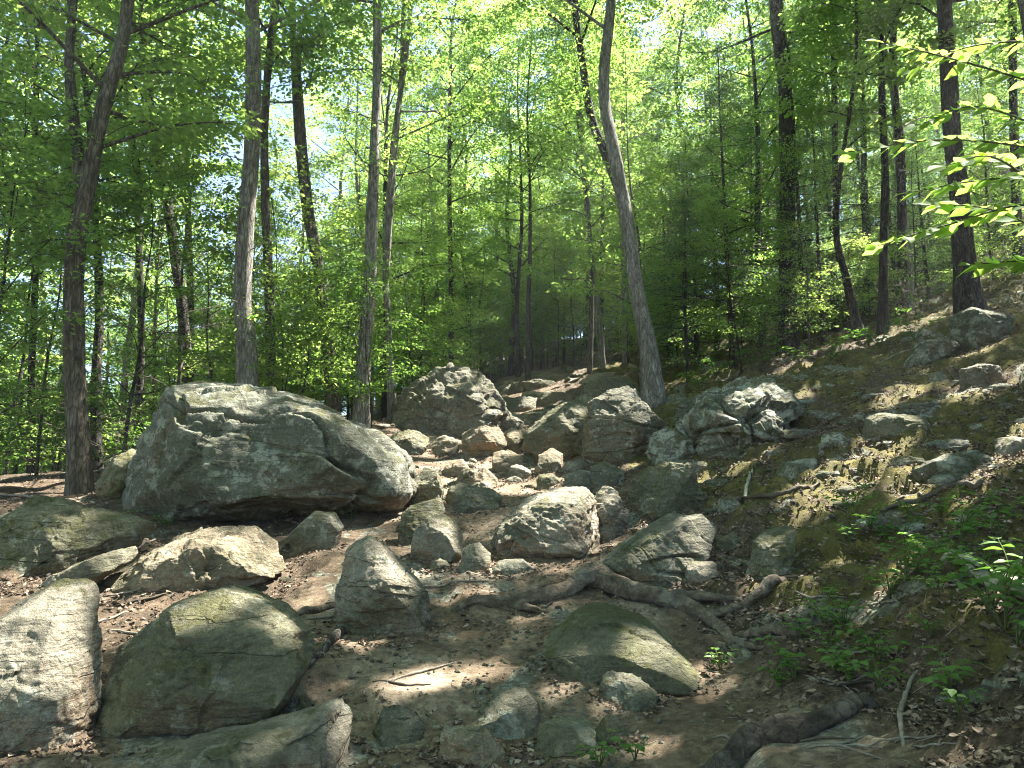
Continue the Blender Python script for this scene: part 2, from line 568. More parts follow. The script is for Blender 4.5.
def rock_from(poly, name, label, cat, mat, depth=.75, lean=.25, n=3.0, sub=6, rough=1.0, cuts=19, seed=0, group=None, D=None, sink=None, strata=.5, forward=.7, base=None, facet=None, undercut=0.0, grow=1.05):
    P = np.array(poly, float)
    ymin, ymax = P[:, 1].min(), P[:, 1].max()
    h = ymax - ymin
    if facet is None: facet = .6 if sub == 5 else .5
    if sink is None: sink = .5 if sub == 5 else .32
    if sub == 5:
        P[:, 0] = (P[:, 0] - P[:, 0].mean()) * 1.14 + P[:, 0].mean()
        lean = max(lean, .5)
        P[:, 1] = ymax - (ymax - P[:, 1]) * .84
        rough = rough * .85
    if base is None: base = ymax
    xm = .5 * (P[:, 0].min() + P[:, 0].max())
    w_px = P[:, 0].max() - P[:, 0].min()
    if D is None:
        pb = hit(xm, min(base, 800))
        Db = (pb - CAM) @ CF
    else: Db = D
    k = Db / F_PX
    tdep = .5 * depth * min(w_px, 2.6 * h) * k
    Dc = Db + forward * tdep
    k = Dc / F_PX
    low = P[:, 1] > ymax - .3 * h
    P[low, 1] += sink * h
    cx, cy = .5 * (P[:, 0].min() + P[:, 0].max()), .5 * (P[:, 1].min() + P[:, 1].max())
    A = np.c_[(P[:, 0] - cx), -(P[:, 1] - cy)] * k
    # radius as a function of angle
    B = np.roll(A, -1, 0)
    th = np.linspace(-math.pi, math.pi, 361)
    rt = np.zeros_like(th)
    for j, tt in enumerate(th):
        d = np.array([math.cos(tt), math.sin(tt)])
        e = B - A
        den = d[0] * e[:, 1] - d[1] * e[:, 0]
        with np.errstate(divide='ignore', invalid='ignore'):
            s = (A[:, 0] * e[:, 1] - A[:, 1] * e[:, 0]) / den
            u = (A[:, 0] * d[1] - A[:, 1] * d[0]) / den
        ok = (np.abs(den) > 1e-12) & (u >= -1e-6) & (u <= 1 + 1e-6) & (s > 0)
        rt[j] = s[ok].max() if ok.any() else 0
    bad = rt <= 0
    if bad.any(): rt[bad] = np.interp(th[bad], th[~bad], rt[~bad])
    rt = rt * .955 * grow
    kern = np.ones(5) / 5
    rt = np.convolve(np.r_[rt[-5:-1], rt, rt[1:5]], kern, 'same')[4:-4]
    V, Fc = ico(sub)
    a, b, c = V[:, 0], V[:, 2], V[:, 1]
    rho = np.sqrt(a * a + b * b)
    s = 1 / (rho ** n + np.abs(c) ** n) ** (1 / n)
    ang = np.arctan2(b, a)
    r = np.interp(ang, th, rt)
    X = r * np.cos(ang) * rho * s
    Z = r * np.sin(ang) * rho * s
    Yd = tdep * c * s
    hw = h * k
    Yd = Yd + lean * Z * .8
    if undercut:
        uc = np.clip((-Z / np.abs(Z).max() - .3) / .7, 0, 1)
        Yd = np.where(Yd < 0, Yd * (1 - undercut * uc), Yd)
        X = X * (1 - .14 * uc * (undercut > 0))
    L = np.c_[X, Yd, Z]
    S = math.sqrt(max(w_px * h, 1)) * k
    rs = np.random.default_rng(seed + 100)
    # broken flat faces
    for _ in range(cuts):
        nv = rs.normal(size=3)
        nv[1] = -abs(nv[1]) * 1.5
        nv[2] = nv[2] * .8 + .35
        nv[0] *= .75
        nv /= np.linalg.norm(nv)
        dd = L @ nv
        lim = dd.max() * rs.uniform(.66, .93)
        over = dd > lim
        L[over] -= nv * ((dd[over] - lim) * .96)[:, None]
    nor = L / (np.array([max(np.abs(L[:, 0]).max(), 1e-3), max(tdep, 1e-3), max(np.abs(Z).max(), 1e-3)]) ** 2)
    nor /= np.linalg.norm(nor, axis=1)[:, None] + 1e-9
    q = L / S + rs.uniform(-50, 50, 3)
    disp = .034 * fbm(q * 1.7, 3, seed) + .034 * ridged(q * 3.1, 4, seed + 3) + .020 * fbm(q * 9, 4, seed + 5) + .008 * fbm(q * 28, 3, seed + 6)
    sd = rs.normal(size=3) * .35 + np.array([.15, -.2, 1.0])
    sd /= np.linalg.norm(sd)
    for fr, am in ((3.3, .03), (7.5, .014)):
        ph = (q @ sd) * fr + .9 * fbm(q * 1.4, 3, seed + 9)
        fp = ph - np.floor(ph)
        disp += strata * am * (fp - 1.6 * sstep(.86, 1.0, fp)) * (.5 + .8 * vnoise(q * 2.2, seed + 2))
    # a few deep splits
    # broken faces: cells with their own level and tilt, flattened along the grain
    for ncell, am, gr in ((26, .030, .20), (130, .013, .16)):
        ctr = np.c_[rs.uniform(-.9, .9, ncell) * np.abs(L[:, 0]).max(), rs.uniform(-.9, .9, ncell) * np.abs(L[:, 1]).max(), rs.uniform(-1, 1, ncell) * np.abs(L[:, 2]).max()] / S + (q - L / S)[0]
        wq = q + .07 * np.c_[fbm(q * 3.3, 2, seed + 50), fbm(q * 3.3, 2, seed + 51), fbm(q * 3.3, 2, seed + 52)]
        dv = (wq[:, None, :] - ctr[None]) * np.array([1, 1, 1.7])
        ci = (dv ** 2).sum(-1).argmin(1)
        hgt, grd = rs.normal(size=ncell) * am, rs.normal(size=(ncell, 3)) * gr
        disp += facet * (hgt[ci] + ((wq - ctr[ci]) * grd[ci]).sum(1) * .5)
    cr = np.abs(fbm(q * np.array([.7, .7, 2.6]), 2, seed + 44))
    disp -= .035 * (1 - sstep(0, .035, cr)) * strata
    L = L + nor * (disp * S * rough)[:, None]
    # to world
    c0 = CAM + CF * Dc + CR * ((cx - 512) * k) + CU * ((384 - cy) * k)
    W = c0[None] + L[:, :1] * CR + L[:, 1:2] * CF + L[:, 2:3] * CU
    RB.append((c0[0], c0[1], np.abs(L[:, 0]).max(), tdep))
    o0 = np.array([c0[0], c0[1], W[:, 2].min()])
    me = mk_mesh(name, W - o0, [Fc], M[mat])
    o = link(name, me, None, o0)
    return tag(o, label, cat, group)


BO, RK = 'boulder', 'rock'
rocks = [
    # poly, name, label, category, material, options
    ([(122, 508), (128, 470), (142, 442), (155, 408), (176, 396), (215, 392), (262, 391), (300, 401), (340, 422), (370, 438), (396, 458), (407, 480), (407, 500), (390, 512), (340, 515), (260, 519), (200, 526), (160, 526), (135, 520)],
     'boulder', 'huge flat-topped grey boulder left of the trail, the largest rock in view', BO, 'dark', dict(sub=7, depth=.72, lean=.25, cuts=8, seed=3, sink=.08, rough=.75, strata=1.7, facet=.5, n=3.2, undercut=.3, grow=1.03)),
    ([(394, 425), (396, 396), (410, 383), (435, 371), (460, 369), (480, 376), (490, 392), (500, 402), (502, 415), (485, 425), (470, 432), (445, 434), (410, 432)],
     'boulder', 'rounded dome-shaped grey boulder standing behind the small tan blocks', BO, 'grey', dict(sub=7, seed=5, depth=.9, strata=1.2, cuts=7, n=2.4)),
    ([(586, 425), (590, 404), (610, 391), (632, 386), (650, 393), (660, 405), (661, 425), (655, 440), (630, 455), (600, 458), (582, 452)],
     'boulder', 'tall rounded boulder at the foot of the pale leaning tree right of trail', BO, 'grey', dict(sub=7, seed=8, depth=1.0, strata=.9, cuts=8, n=2.5)),
    ([(525, 449), (530, 432), (545, 412), (575, 404), (598, 402), (612, 420), (614, 450), (575, 460), (548, 457)],
     'boulder', 'lower brownish mossy boulder leaning against the tall rounded boulder', BO, 'moss', dict(sub=6, seed=12, depth=.9)),
    ([(100, 682), (112, 655), (138, 630), (160, 615), (185, 605), (210, 602), (237, 608), (262, 618), (283, 632), (294, 645), (306, 665), (292, 690), (270, 705), (230, 727), (180, 740), (140, 735), (113, 712)],
     'boulder', 'smooth mossy green boulder in the near left corner beside the pale slab', BO, 'moss', dict(sub=7, seed=15, depth=.85, lean=.4, rough=.55, cuts=9, sink=.05)),
    ([(325, 597), (330, 570), (345, 545), (358, 540), (375, 548), (400, 575), (425, 598), (432, 615), (425, 628), (405, 638), (380, 634), (350, 619)],
     'rock', 'leaning three-cornered speckled rock left of the big root', RK, 'pale', dict(seed=18, depth=.9, rough=.6, lean=.35, sub=7)),
    ([(-70, 735), (-60, 610), (0, 593), (40, 589), (60, 599), (69, 625), (72, 650), (82, 680), (88, 710), (60, 728), (0, 738), (-50, 745)],
     'rock', 'pale worn slab cut by the left edge, resting on a lower ledge', RK, 'pale', dict(seed=21, depth=.9, lean=.55, rough=.6, sub=7)),
    ([(-60, 800), (-40, 750), (20, 738), (80, 730), (86, 750), (78, 800)], 'rock', 'low ledge of stone under the pale slab in the near left corner', RK, 'pale', dict(seed=22, depth=.8, sub=6, D=4.15, grow=1.22)),
    ([(60, 810), (110, 772), (200, 750), (290, 736), (340, 722), (366, 724), (374, 750), (374, 810)], 'rock', 'long sloping pale slab along the bottom edge, left of centre', RK, 'pale', dict(seed=24, depth=.5, lean=.5, rough=.6, sub=7, D=3.75, strata=.4, forward=.25, n=3.5)),
    ([(372, 800), (372, 727), (385, 713), (410, 710), (428, 722), (424, 742), (405, 756), (398, 800)], 'rock', 'upright block at the bottom edge touching the long pale slab', RK, 'grey', dict(seed=26, depth=.9, sub=6, D=4.1, grow=1.22)),
    ([(455, 742), (470, 724), (500, 704), (525, 700), (541, 715), (548, 742)], 'rock', 'low humped stone set in the trail dirt near the bottom edge', RK, 'grey', dict(seed=27, depth=.8, lean=.7, rough=.5)),
    ([(440, 800), (445, 735), (462, 726), (480, 738), (500, 760), (505, 800)], 'rock', 'half-buried curved stone at the bottom edge below the humped stone', RK, 'tan', dict(seed=28, depth=.7, D=3.95, grow=1.22)),
    ([(535, 790), (545, 745), (575, 728), (600, 730), (610, 760), (605, 800)], 'rock', 'dark cracked rock at the bottom edge right of the humped stone', RK, 'moss', dict(seed=29, depth=.9, D=4.0, lean=.5, grow=1.22)),
    ([(592, 765), (598, 738), (610, 722), (622, 728), (628, 750), (620, 768)], 'rock', 'small dark rounded rock pressed against the dark cracked rock', RK, 'moss', dict(seed=30, depth=.9, D=4.15, grow=1.22)),
    ([(541, 654), (570, 636), (598, 624), (625, 626), (655, 635), (690, 663), (705, 682), (660, 690), (632, 682), (600, 682), (570, 670)],
     'rock', 'broad smooth greenish slab below the bend of the big root', RK, 'moss', dict(seed=32, depth=.9, lean=1.25, rough=.4, cuts=8, sub=7, sink=.1)),
    ([(600, 692), (608, 676), (638, 682), (658, 696), (655, 708), (625, 711), (604, 704)], 'rock', 'small wedge of rock at the lower tip of the smooth greenish slab', RK, 'grey', dict(seed=33, depth=.9)),
    ([(95, 600), (110, 575), (160, 553), (200, 540), (240, 540), (268, 552), (283, 583), (262, 596), (235, 590), (200, 590), (150, 600)],
     'rock', 'long flat rock with a rusty right end behind the smooth mossy boulder', RK, 'tan', dict(seed=35, depth=.9, lean=.7, sub=7, sink=.05)),
    ([(15, 592), (60, 574), (110, 555), (132, 549), (126, 563), (95, 582), (50, 597)], 'rock', 'narrow yellowish ridge of stone pointing at the left edge', RK, 'pale', dict(seed=36, depth=.6, lean=.6)),
    ([(-40, 570), (-30, 515), (0, 505), (40, 512), (80, 520), (112, 528), (141, 536), (125, 548), (90, 556), (60, 567), (20, 577)], 'rock', 'dark lichen-spotted rock at the left edge beside the largest boulder', RK, 'moss', dict(seed=38, depth=.8, lean=.5, sub=7)),
    ([(290, 535), (294, 519), (312, 512), (332, 515), (342, 528), (336, 543), (315, 549), (298, 545)], 'rock', 'egg-shaped stone lying in front of the largest boulder', RK, 'grey', dict(seed=39, depth=.9, rough=.4, cuts=5)),
    ([(408, 500), (410, 477), (424, 468), (436, 472), (442, 490), (438, 502), (420, 505)], 'rock', 'dark cube-like rock touching the right end of the largest boulder', RK, 'moss', dict(seed=41, depth=1)),
    ([(443, 510), (446, 490), (460, 484), (480, 488), (500, 496), (497, 507), (475, 513)], 'rock', 'dark loaf-shaped rock in the trail left of the white-ridged rock', RK, 'grey', dict(seed=42, depth=.8)),
    ([(390, 535), (394, 519), (418, 506), (440, 500), (444, 513), (430, 524), (414, 540), (400, 545)], 'rock', 'tilted slab leaning behind the round speckled rock', RK, 'moss', dict(seed=43, depth=.8, lean=.6)),
    ([(410, 550), (414, 535), (425, 520), (440, 516), (455, 524), (463, 540), (461, 553), (445, 558), (425, 563)], 'rock', 'round speckled rock with a tan foot in front of the tilted slab', RK, 'pale', dict(seed=44, depth=1, rough=.6)),
    ([(484, 546), (500, 525), (530, 506), (553, 493), (565, 489), (585, 497), (600, 510), (606, 530), (603, 545), (575, 554), (540, 557), (505, 556)],
     'rock', 'peaked rock with a worn white ridge in the middle of the trail', RK, 'pale', dict(seed=46, depth=1.0, lean=.45, sub=7, cuts=16)),
    ([(588, 522), (592, 502), (604, 485), (615, 490), (628, 520), (622, 536), (600, 541)], 'rock', 'sharp fin of stone leaning on the right of the white-ridged rock', RK, 'pale', dict(seed=47, depth=.9)),
    ([(632, 508), (635, 477), (660, 466), (690, 465), (704, 478), (713, 505), (690, 520), (650, 522)], 'rock', 'square mossy block on the right side of the trail', RK, 'moss', dict(seed=49, depth=.9, sub=7)),
    ([(572, 592), (578, 582), (603, 564), (640, 540), (675, 520), (700, 521), (722, 545), (712, 562), (680, 575), (640, 586), (610, 592)],
     'rock', 'long slanting grey-green ledge running down behind the big root', RK, 'grey', dict(seed=151, depth=.5, lean=.5, sub=7, strata=2.0, base=580, sink=.2, forward=.3, cuts=8, grow=1.1, n=2.8, facet=.3, rough=.7)),
    ([(683, 446), (692, 425), (712, 396), (740, 382), (770, 373), (795, 380), (815, 400), (810, 411), (787, 421), (777, 440), (742, 451), (712, 455)],
     'rock', 'jagged outcrop crusted with pale green lichen on the right slope', RK, 'lichen', dict(seed=153, depth=.9, lean=.75, sub=7, rough=1.2, strata=2.2, cuts=22, facet=.8, n=2.4)),
    ([(672, 416), (684, 401), (705, 394), (709, 404), (692, 417)], 'rock', 'grey slab between the leaning pale tree and the lichen outcrop', RK, 'grey', dict(seed=54, depth=.9, lean=.6)),
    ([(645, 455), (652, 436), (668, 428), (690, 440), (694, 458), (670, 466)], 'rock', 'lichen-edged low rock left of the lichen outcrop', RK, 'lichen', dict(seed=55, depth=.9)),
    ([(907, 361), (925, 342), (945, 337), (957, 346), (945, 356), (920, 365)], 'rock', 'flat grey-green stone lying on the far right slope', RK, 'lichen', dict(seed=57, depth=.9)),
    ([(952, 338), (960, 316), (980, 306), (1005, 308), (1017, 319), (1012, 332), (988, 343)], 'rock', 'large grey-green rock at the foot of the thick dark tree', RK, 'lichen', dict(seed=58, depth=.9)),
    ([(963, 384), (968, 369), (985, 364), (1003, 368), (1006, 380), (985, 388)], 'rock', 'whitish stone on the mossy right slope below the thick dark tree', RK, 'pale', dict(seed=59, depth=.9)),
    ([(866, 439), (874, 420), (893, 413), (920, 416), (937, 431), (922, 438), (890, 441)], 'rock', 'dark arched rock in yellow moss on the right slope', RK, 'moss', dict(seed=60, depth=.9)),
    ([(893, 472), (930, 464), (958, 455), (985, 450), (1025, 456), (1030, 466), (955, 476)], 'rock', 'low pale ledge with lichen near the right edge', RK, 'lichen', dict(seed=61, depth=.5, lean=.7)),
    ([(742, 577), (757, 548), (783, 530), (801, 528), (792, 548), (778, 577)], 'rock', 'slanting mossy slab above the forked root end', RK, 'moss', dict(seed=62, depth=.8, lean=.7)),
    ([(687, 580), (692, 562), (703, 555), (715, 561), (716, 577), (703, 584)], 'rock', 'small pale stone above the big root, right of the slanting ledge', RK, 'pale', dict(seed=63, depth=1, sub=5)),
    ([(716, 552), (722, 538), (737, 530), (742, 548), (730, 554)], 'rock', 'small mossy stone at the upper end of the slanting ledge', RK, 'moss', dict(seed=64, depth=1, sub=5)),
    ([(277, 706), (282, 684), (294, 682), (316, 704), (306, 714)], 'rock', 'small dark angular stone right of the smooth mossy boulder', RK, 'grey', dict(seed=65, depth=.8, sub=5, cuts=16)),
    ([(98, 495), (104, 462), (122, 446), (142, 450), (140, 480), (128, 500)], 'rock', 'nearly black rock behind the left end of the largest boulder', RK, 'moss', dict(seed=66, depth=1)),
    ([(460, 453), (462, 433), (480, 425), (500, 428), (506, 445), (495, 456), (475, 457)], 'rock', 'orange-tan block in front of the dome-shaped boulder', RK, 'tan', dict(seed=67, depth=1)),
    ([(497, 450), (503, 434), (515, 427), (531, 434), (528, 450), (512, 454)], 'rock', 'tan and grey block right of the orange-tan block', RK, 'tan', dict(seed=68, depth=1)),
    ([(432, 453), (434, 438), (443, 432), (455, 437), (456, 452), (444, 456)], 'rock', 'small square tan block below the dome-shaped boulder', RK, 'tan', dict(seed=69, depth=1, sub=5)),
    ([(382, 449), (392, 434), (412, 430), (430, 438), (422, 449), (400, 453)], 'rock', 'flat mossy stone behind the right end of the largest boulder', RK, 'moss', dict(seed=70, depth=1)),
    ([(478, 424), (486, 411), (502, 410), (522, 418), (540, 425), (530, 431), (500, 429)], 'rock', 'long low slab right of the dome-shaped boulder', RK, 'grey', dict(seed=71, depth=.9)),
    ([(453, 485), (458, 470), (468, 465), (478, 472), (478, 484), (466, 488)], 'rock', 'bright worn stone in the sunlit trail, first of a pair', RK, 'pale', dict(seed=72, sub=5)),
    ([(473, 486), (476, 467), (487, 464), (498, 476), (490, 488)], 'rock', 'bright worn stone with a brown face, second of the sunlit pair', RK, 'tan', dict(seed=73, sub=5)),
    ([(492, 468), (495, 450), (508, 446), (521, 454), (519, 468), (505, 472)], 'rock', 'sunlit block with an orange front in the middle of the trail', RK, 'tan', dict(seed=74, sub=5, depth=1)),
    ([(507, 478), (512, 465), (522, 461), (532, 472), (525, 480)], 'rock', 'small bright stone below the sunlit orange-fronted block', RK, 'pale', dict(seed=75, sub=5)),
    ([(442, 476), (448, 460), (468, 455), (470, 466), (458, 474)], 'rock', 'low lumpy stone above the sunlit pair', RK, 'tan', dict(seed=76, sub=5)),
    ([(536, 468), (540, 452), (552, 444), (562, 452), (560, 468), (548, 472)], 'rock', 'brown-faced stone under the lower mossy boulder', RK, 'tan', dict(seed=77, sub=5)),
    ([(537, 487), (540, 473), (550, 470), (560, 480), (553, 490)], 'rock', 'small dark stone below the brown-faced stone', RK, 'moss', dict(seed=78, sub=5)),
    ([(556, 472), (565, 461), (590, 457), (596, 464), (580, 472)], 'rock', 'thin white-topped slab below the two joined boulders', RK, 'pale', dict(seed=79, sub=5)),
    ([(563, 492), (567, 472), (580, 467), (593, 476), (592, 492), (578, 497)], 'rock', 'grey round-topped stone behind the white-ridged rock', RK, 'grey', dict(seed=80, sub=5)),
    ([(592, 484), (594, 464), (606, 457), (622, 468), (618, 482), (604, 488)], 'rock', 'dark-fronted stone below the tall rounded boulder', RK, 'grey', dict(seed=81, sub=5)),
    ([(428, 572), (433, 560), (440, 555), (450, 563), (446, 573)], 'rock', 'small pale pointed stone below the round speckled rock', RK, 'pale', dict(seed=82, sub=5)),
    ([(458, 570), (463, 548), (478, 541), (490, 552), (490, 568), (474, 573)], 'rock', 'dark stone with a flat pale top at the foot of the white ridge', RK, 'grey', dict(seed=83, sub=5, depth=1)),
    ([(488, 572), (500, 560), (522, 560), (532, 570), (510, 577)], 'rock', 'low worn stone in front of the white-ridged rock', RK, 'grey', dict(seed=84, sub=5)),
    ([(503, 411), (510, 397), (530, 394), (546, 403), (540, 412)], 'rock', 'upper step of grey stone right of the dome-shaped boulder', RK, 'grey', dict(seed=85, sub=5, depth=1)),
    ([(505, 424), (515, 411), (545, 409), (560, 416), (550, 426)], 'rock', 'lower step of grey stone below the upper step', RK, 'moss', dict(seed=86, sub=5, depth=1)),
    ([(535, 402), (545, 391), (566, 388), (580, 396), (570, 404)], 'rock', 'flat stone in the trail near the crest', RK, 'moss', dict(seed=87, sub=5, depth=1)),
    ([(566, 403), (590, 383), (620, 376), (640, 380), (645, 393), (610, 401)], 'rock', 'long dark slab behind the tall rounded boulder', RK, 'moss', dict(seed=88, sub=6, depth=.7)),
    ([(500, 391), (515, 381), (545, 379), (560, 385), (545, 391)], 'rock', 'low stone on the crest left of the thin stem', RK, 'grey', dict(seed=89, sub=5)),
    ([(575, 384), (590, 373), (615, 370), (625, 377), (600, 384)], 'rock', 'low pale stone on the crest right of the thin stem', RK, 'pale', dict(seed=90, sub=5)),
    ([(716, 508), (722, 498), (738, 496), (746, 506), (730, 511)], 'rock', 'flat greenish stone right of the square mossy block', RK, 'lichen', dict(seed=91, sub=5)),
    ([(822, 446), (828, 433), (845, 430), (855, 440), (848, 448)], 'rock', 'small grey-green stone right of the lichen outcrop', RK, 'lichen', dict(seed=92, sub=5)),
    ([(862, 525), (880, 513), (902, 510), (905, 520), (885, 528)], 'rock', 'low weathered stone among the ferny seedlings on the right bank', RK, 'grey', dict(seed=93, sub=5)),
    ([(660, 473), (668, 461), (690, 458), (702, 466), (690, 474)], 'rock', 'small lichen-topped stone above the square mossy block', RK, 'lichen', dict(seed=94, sub=5)),
    ([(772, 478), (790, 462), (815, 456), (822, 464), (800, 478)], 'rock', 'thin tilted slab on the slope below the lichen outcrop', RK, 'lichen', dict(seed=95, sub=5, lean=.7)),
    ([(838, 474), (845, 466), (868, 463), (874, 470), (858, 476)], 'rock', 'pale flat stone below the dark arched rock', RK, 'pale', dict(seed=96, sub=5)),
    ([(1000, 448), (1005, 438), (1025, 434), (1040, 445), (1020, 452)], 'rock', 'sunlit stone cut by the right edge above the pale ledge', RK, 'pale', dict(seed=97, sub=5)),
]
for poly, nm, lab, cat, mat, kw in rocks:
    rock_from(poly, nm, lab, cat, mat, **kw)
rs = np.random.default_rng(321)
for i in range(62):
    cx_, cy_ = rs.uniform(680, 1030), rs.uniform(380, 535)
    w_ = rs.uniform(14, 48) * (1 if cy_ > 430 else .7); h_ = w_ * rs.uniform(.14, .27)
    tl = rs.uniform(-.5, .1) * h_
    pl = [(cx_ - w_ / 2, cy_ + .3 * h_ - tl), (cx_ - w_ * .3, cy_ - .3 * h_ - tl * .5), (cx_ + rs.uniform(-.2, .2) * w_, cy_ - .5 * h_), (cx_ + w_ * .35, cy_ - .35 * h_ + tl * .5), (cx_ + w_ / 2, cy_ + .2 * h_ + tl), (cx_ + w_ * .1, cy_ + .5 * h_)]
    rock_from(pl, 'rock', 'low slab of lichen-spotted stone showing through the moss of the right slope', RK, ('lichen', 'grey', 'dark', 'lichen', 'pale')[i % 5], depth=1.0, lean=1.1, sub=5, sink=.05, seed=400 + i, group='low slabs in the moss of the right slope', rough=1.2)
rs = np.random.default_rng(322)
for i in range(26):
    cx_, cy_ = rs.uniform(400, 640), rs.uniform(425, 500)
    w_ = rs.uniform(12, 26); h_ = w_ * rs.uniform(.32, .55)
    pl = [(cx_ - w_ / 2, cy_ + .4 * h_), (cx_ - w_ * rs.uniform(.25, .45), cy_ - rs.uniform(.1, .4) * h_), (cx_ + rs.uniform(-.3, .3) * w_, cy_ - .5 * h_), (cx_ + w_ * rs.uniform(.25, .45), cy_ - rs.uniform(.1, .4) * h_), (cx_ + w_ / 2, cy_ + .4 * h_), (cx_, cy_ + .5 * h_)]
    rock_from(pl, 'rock', 'fist-to-football-sized broken rock packed into the stony part of the trail', RK, ('pale', 'grey', 'tan', 'moss')[i % 4], depth=1, lean=.45, sub=5, seed=450 + i, group='broken rocks packed into the trail', rough=1.1)
for i in range(24):
    cx_, cy_ = rs.uniform(490, 650), rs.uniform(376, 425)
    w_ = rs.uniform(14, 34); h_ = w_ * rs.uniform(.25, .45)
    pl = [(cx_ - w_ / 2, cy_ + .4 * h_), (cx_ - w_ * .35, cy_ - .3 * h_), (cx_ + rs.uniform(-.2, .2) * w_, cy_ - .5 * h_), (cx_ + w_ * .4, cy_ - .3 * h_), (cx_ + w_ / 2, cy_ + .4 * h_), (cx_, cy_ + .5 * h_)]
    rock_from(pl, 'rock', 'flat slab forming part of the natural stone steps below the crest', RK, ('grey', 'moss', 'pale', 'grey')[i % 4], depth=1, lean=.4, sub=5, seed=480 + i, group='flat slabs of the natural steps', rough=1.1)
print('rocks', len(rocks))

# loose stones scattered on the slope: copies of a few shapes
stone_src = []
for k in range(6):
    V, Fc = ico(4)
    rs = np.random.default_rng(900 + k)
    L = V * np.array([1, rs.uniform(.6, .95), rs.uniform(.4, .65)])
    for _ in range(9):
        nv = rs.normal(size=3); nv /= np.linalg.norm(nv)
        dd = L @ nv; lim = dd.max() * rs.uniform(.6, .92); ov = dd > lim
        L[ov] -= nv * ((dd[ov] - lim) * .95)[:, None]
    L += V * (.06 * fbm(V * 2 + k * 9, 4, k))[:, None]
    stone_src.append({m: mk_mesh('stone', L, [Fc], M[m]) for m in ('grey', 'pale', 'tan', 'lichen', 'moss')})
rs = np.random.default_rng(77)
zones = [
    # (px lo, hi, py lo, hi, count, size px lo, hi, mats, label, group)
    (390, 620, 425, 500, 46, 4, 11, ('pale', 'tan', 'grey'), 'small loose stone among the larger rocks on the sunlit stretch of trail', 'loose stones on the sunlit stretch of trail'),
    (480, 640, 378, 425, 46, 4, 13, ('grey', 'pale', 'moss'), 'small stone on the stony steps of the trail near the crest', 'stones on the steps near the crest'),
    (690, 1020, 395, 520, 34, 3, 10, ('lichen', 'grey', 'pale', 'moss'), 'small lichen-spotted stone half sunk in moss on the right slope', 'stones in the moss of the right slope'),
    (330, 720, 545, 700, 26, 4, 11, ('grey', 'pale'), 'small stone lying loose in the near trail dirt around the big root', 'loose stones in the near trail dirt'),
    (20, 330, 520, 640, 18, 5, 12, ('grey', 'moss', 'tan'), 'small stone in the dirt between the rocks left of the trail', 'small stones left of the trail'),
]
for (x0, x1, y0, y1, n, s0, s1, mats, lab, grp) in zones:
    for i in range(n):
        px, py = rs.uniform(x0, x1), rs.uniform(y0, y1)
        p = hit(px, py)
        if p[1] > 45: continue
        s = rs.uniform(s0, s1) * .5 * p[1] / F_PX * (1.5 if rs.random() < .12 else 1)
        me = stone_src[rs.integers(6)][mats[rs.integers(len(mats))]]
        o = link('stone', me, None, (p[0], p[1], p[2] + s * .12))
        o.scale = (s, s * rs.uniform(.8, 1.2), s * rs.uniform(.7, 1.1))
        o.rotation_euler = (rs.normal() * .2, rs.normal() * .2, rs.uniform(0, 6.28))
        tag(o, lab, 'stone', grp)

# gravel and crumbs of rock: uncountable
Gv = Geo()
V3, F3 = ico(1)
N = 2600
gyv = rs.uniform(1, 3.6, N) ** 2 * 1.25 + 2.8
gxv = rs.normal(size=N) * 1.1 + np.interp(gyv, TRAIL_Y, TRAIL_X)
gz = ground(gxv, gyv)
for i in range(N):
    s = rs.uniform(.006, .022)
    Gv.raw(V3 * (s * rs.uniform(.5, 1.2, 3)) + rs.normal(size=V3.shape) * s * .16 + np.array([gxv[i], gyv[i], gz[i] + s * .2]), None, F3)
tag(link('gravel', Gv.mesh('gravel', M['grey'], False)), 'fine gravel and stone crumbs strewn over the trail dirt', 'gravel', kind='stuff')


# ------------------------------------------------------------------ roots, logs, sticks
def ground_tube(pts_px, rad_px, name, label, cat, mat, lift=.35, n=60, sides=14, bump=.35, seed=0, group=None, branches=(), lifts=None):
    g = Geo()
    base = None
    def one(pp_, rr_, seed_, lf):
        P = np.array([hit(*q) for q in pp_])
        rad = np.interp(np.linspace(0, 1, n), np.linspace(0, 1, len(rr_)), rr_)
        C = catmull(P, n)
        rad = rad * C[:, 1] / F_PX
        gz_ = ground(C[:, 0], C[:, 1])
        uu = np.linspace(0, 1, n)
        C[:, 2] = .4 * C[:, 2] + .6 * gz_ + rad * (lf - 1.5 * np.exp(-uu / .05) - 1.5 * np.exp(-(1 - uu) / .05) + .5 * vnoise(np.c_[uu * 7, uu * 0 + seed_, uu * 0]))
        L = np.linalg.norm(C[-1] - C[0])
        w = np.c_[vnoise(np.c_[np.linspace(0, L * 5, n), np.full(n, seed_), np.zeros(n)]), vnoise(np.c_[np.linspace(0, L * 5, n), np.full(n, seed_ + 9.), np.zeros(n)]), .4 * vnoise(np.c_[np.linspace(0, L * 5, n), np.full(n, seed_ + 19.), np.zeros(n)])]
        C += w * rad[:, None] * .6
        return C, rad
    C, rad = one(pts_px, rad_px, seed, lift)
    base = C[n // 2].copy()
    g.tube(C - base, rad, sides, bump, seed)
    for bp, br in branches:
        C2, r2 = one(bp, br, seed + 3, lift)
        g.tube(C2 - base, r2, sides, bump, seed + 3)
    return tag(link(name, g.mesh(name, M[mat]), None, base), label, cat, group)


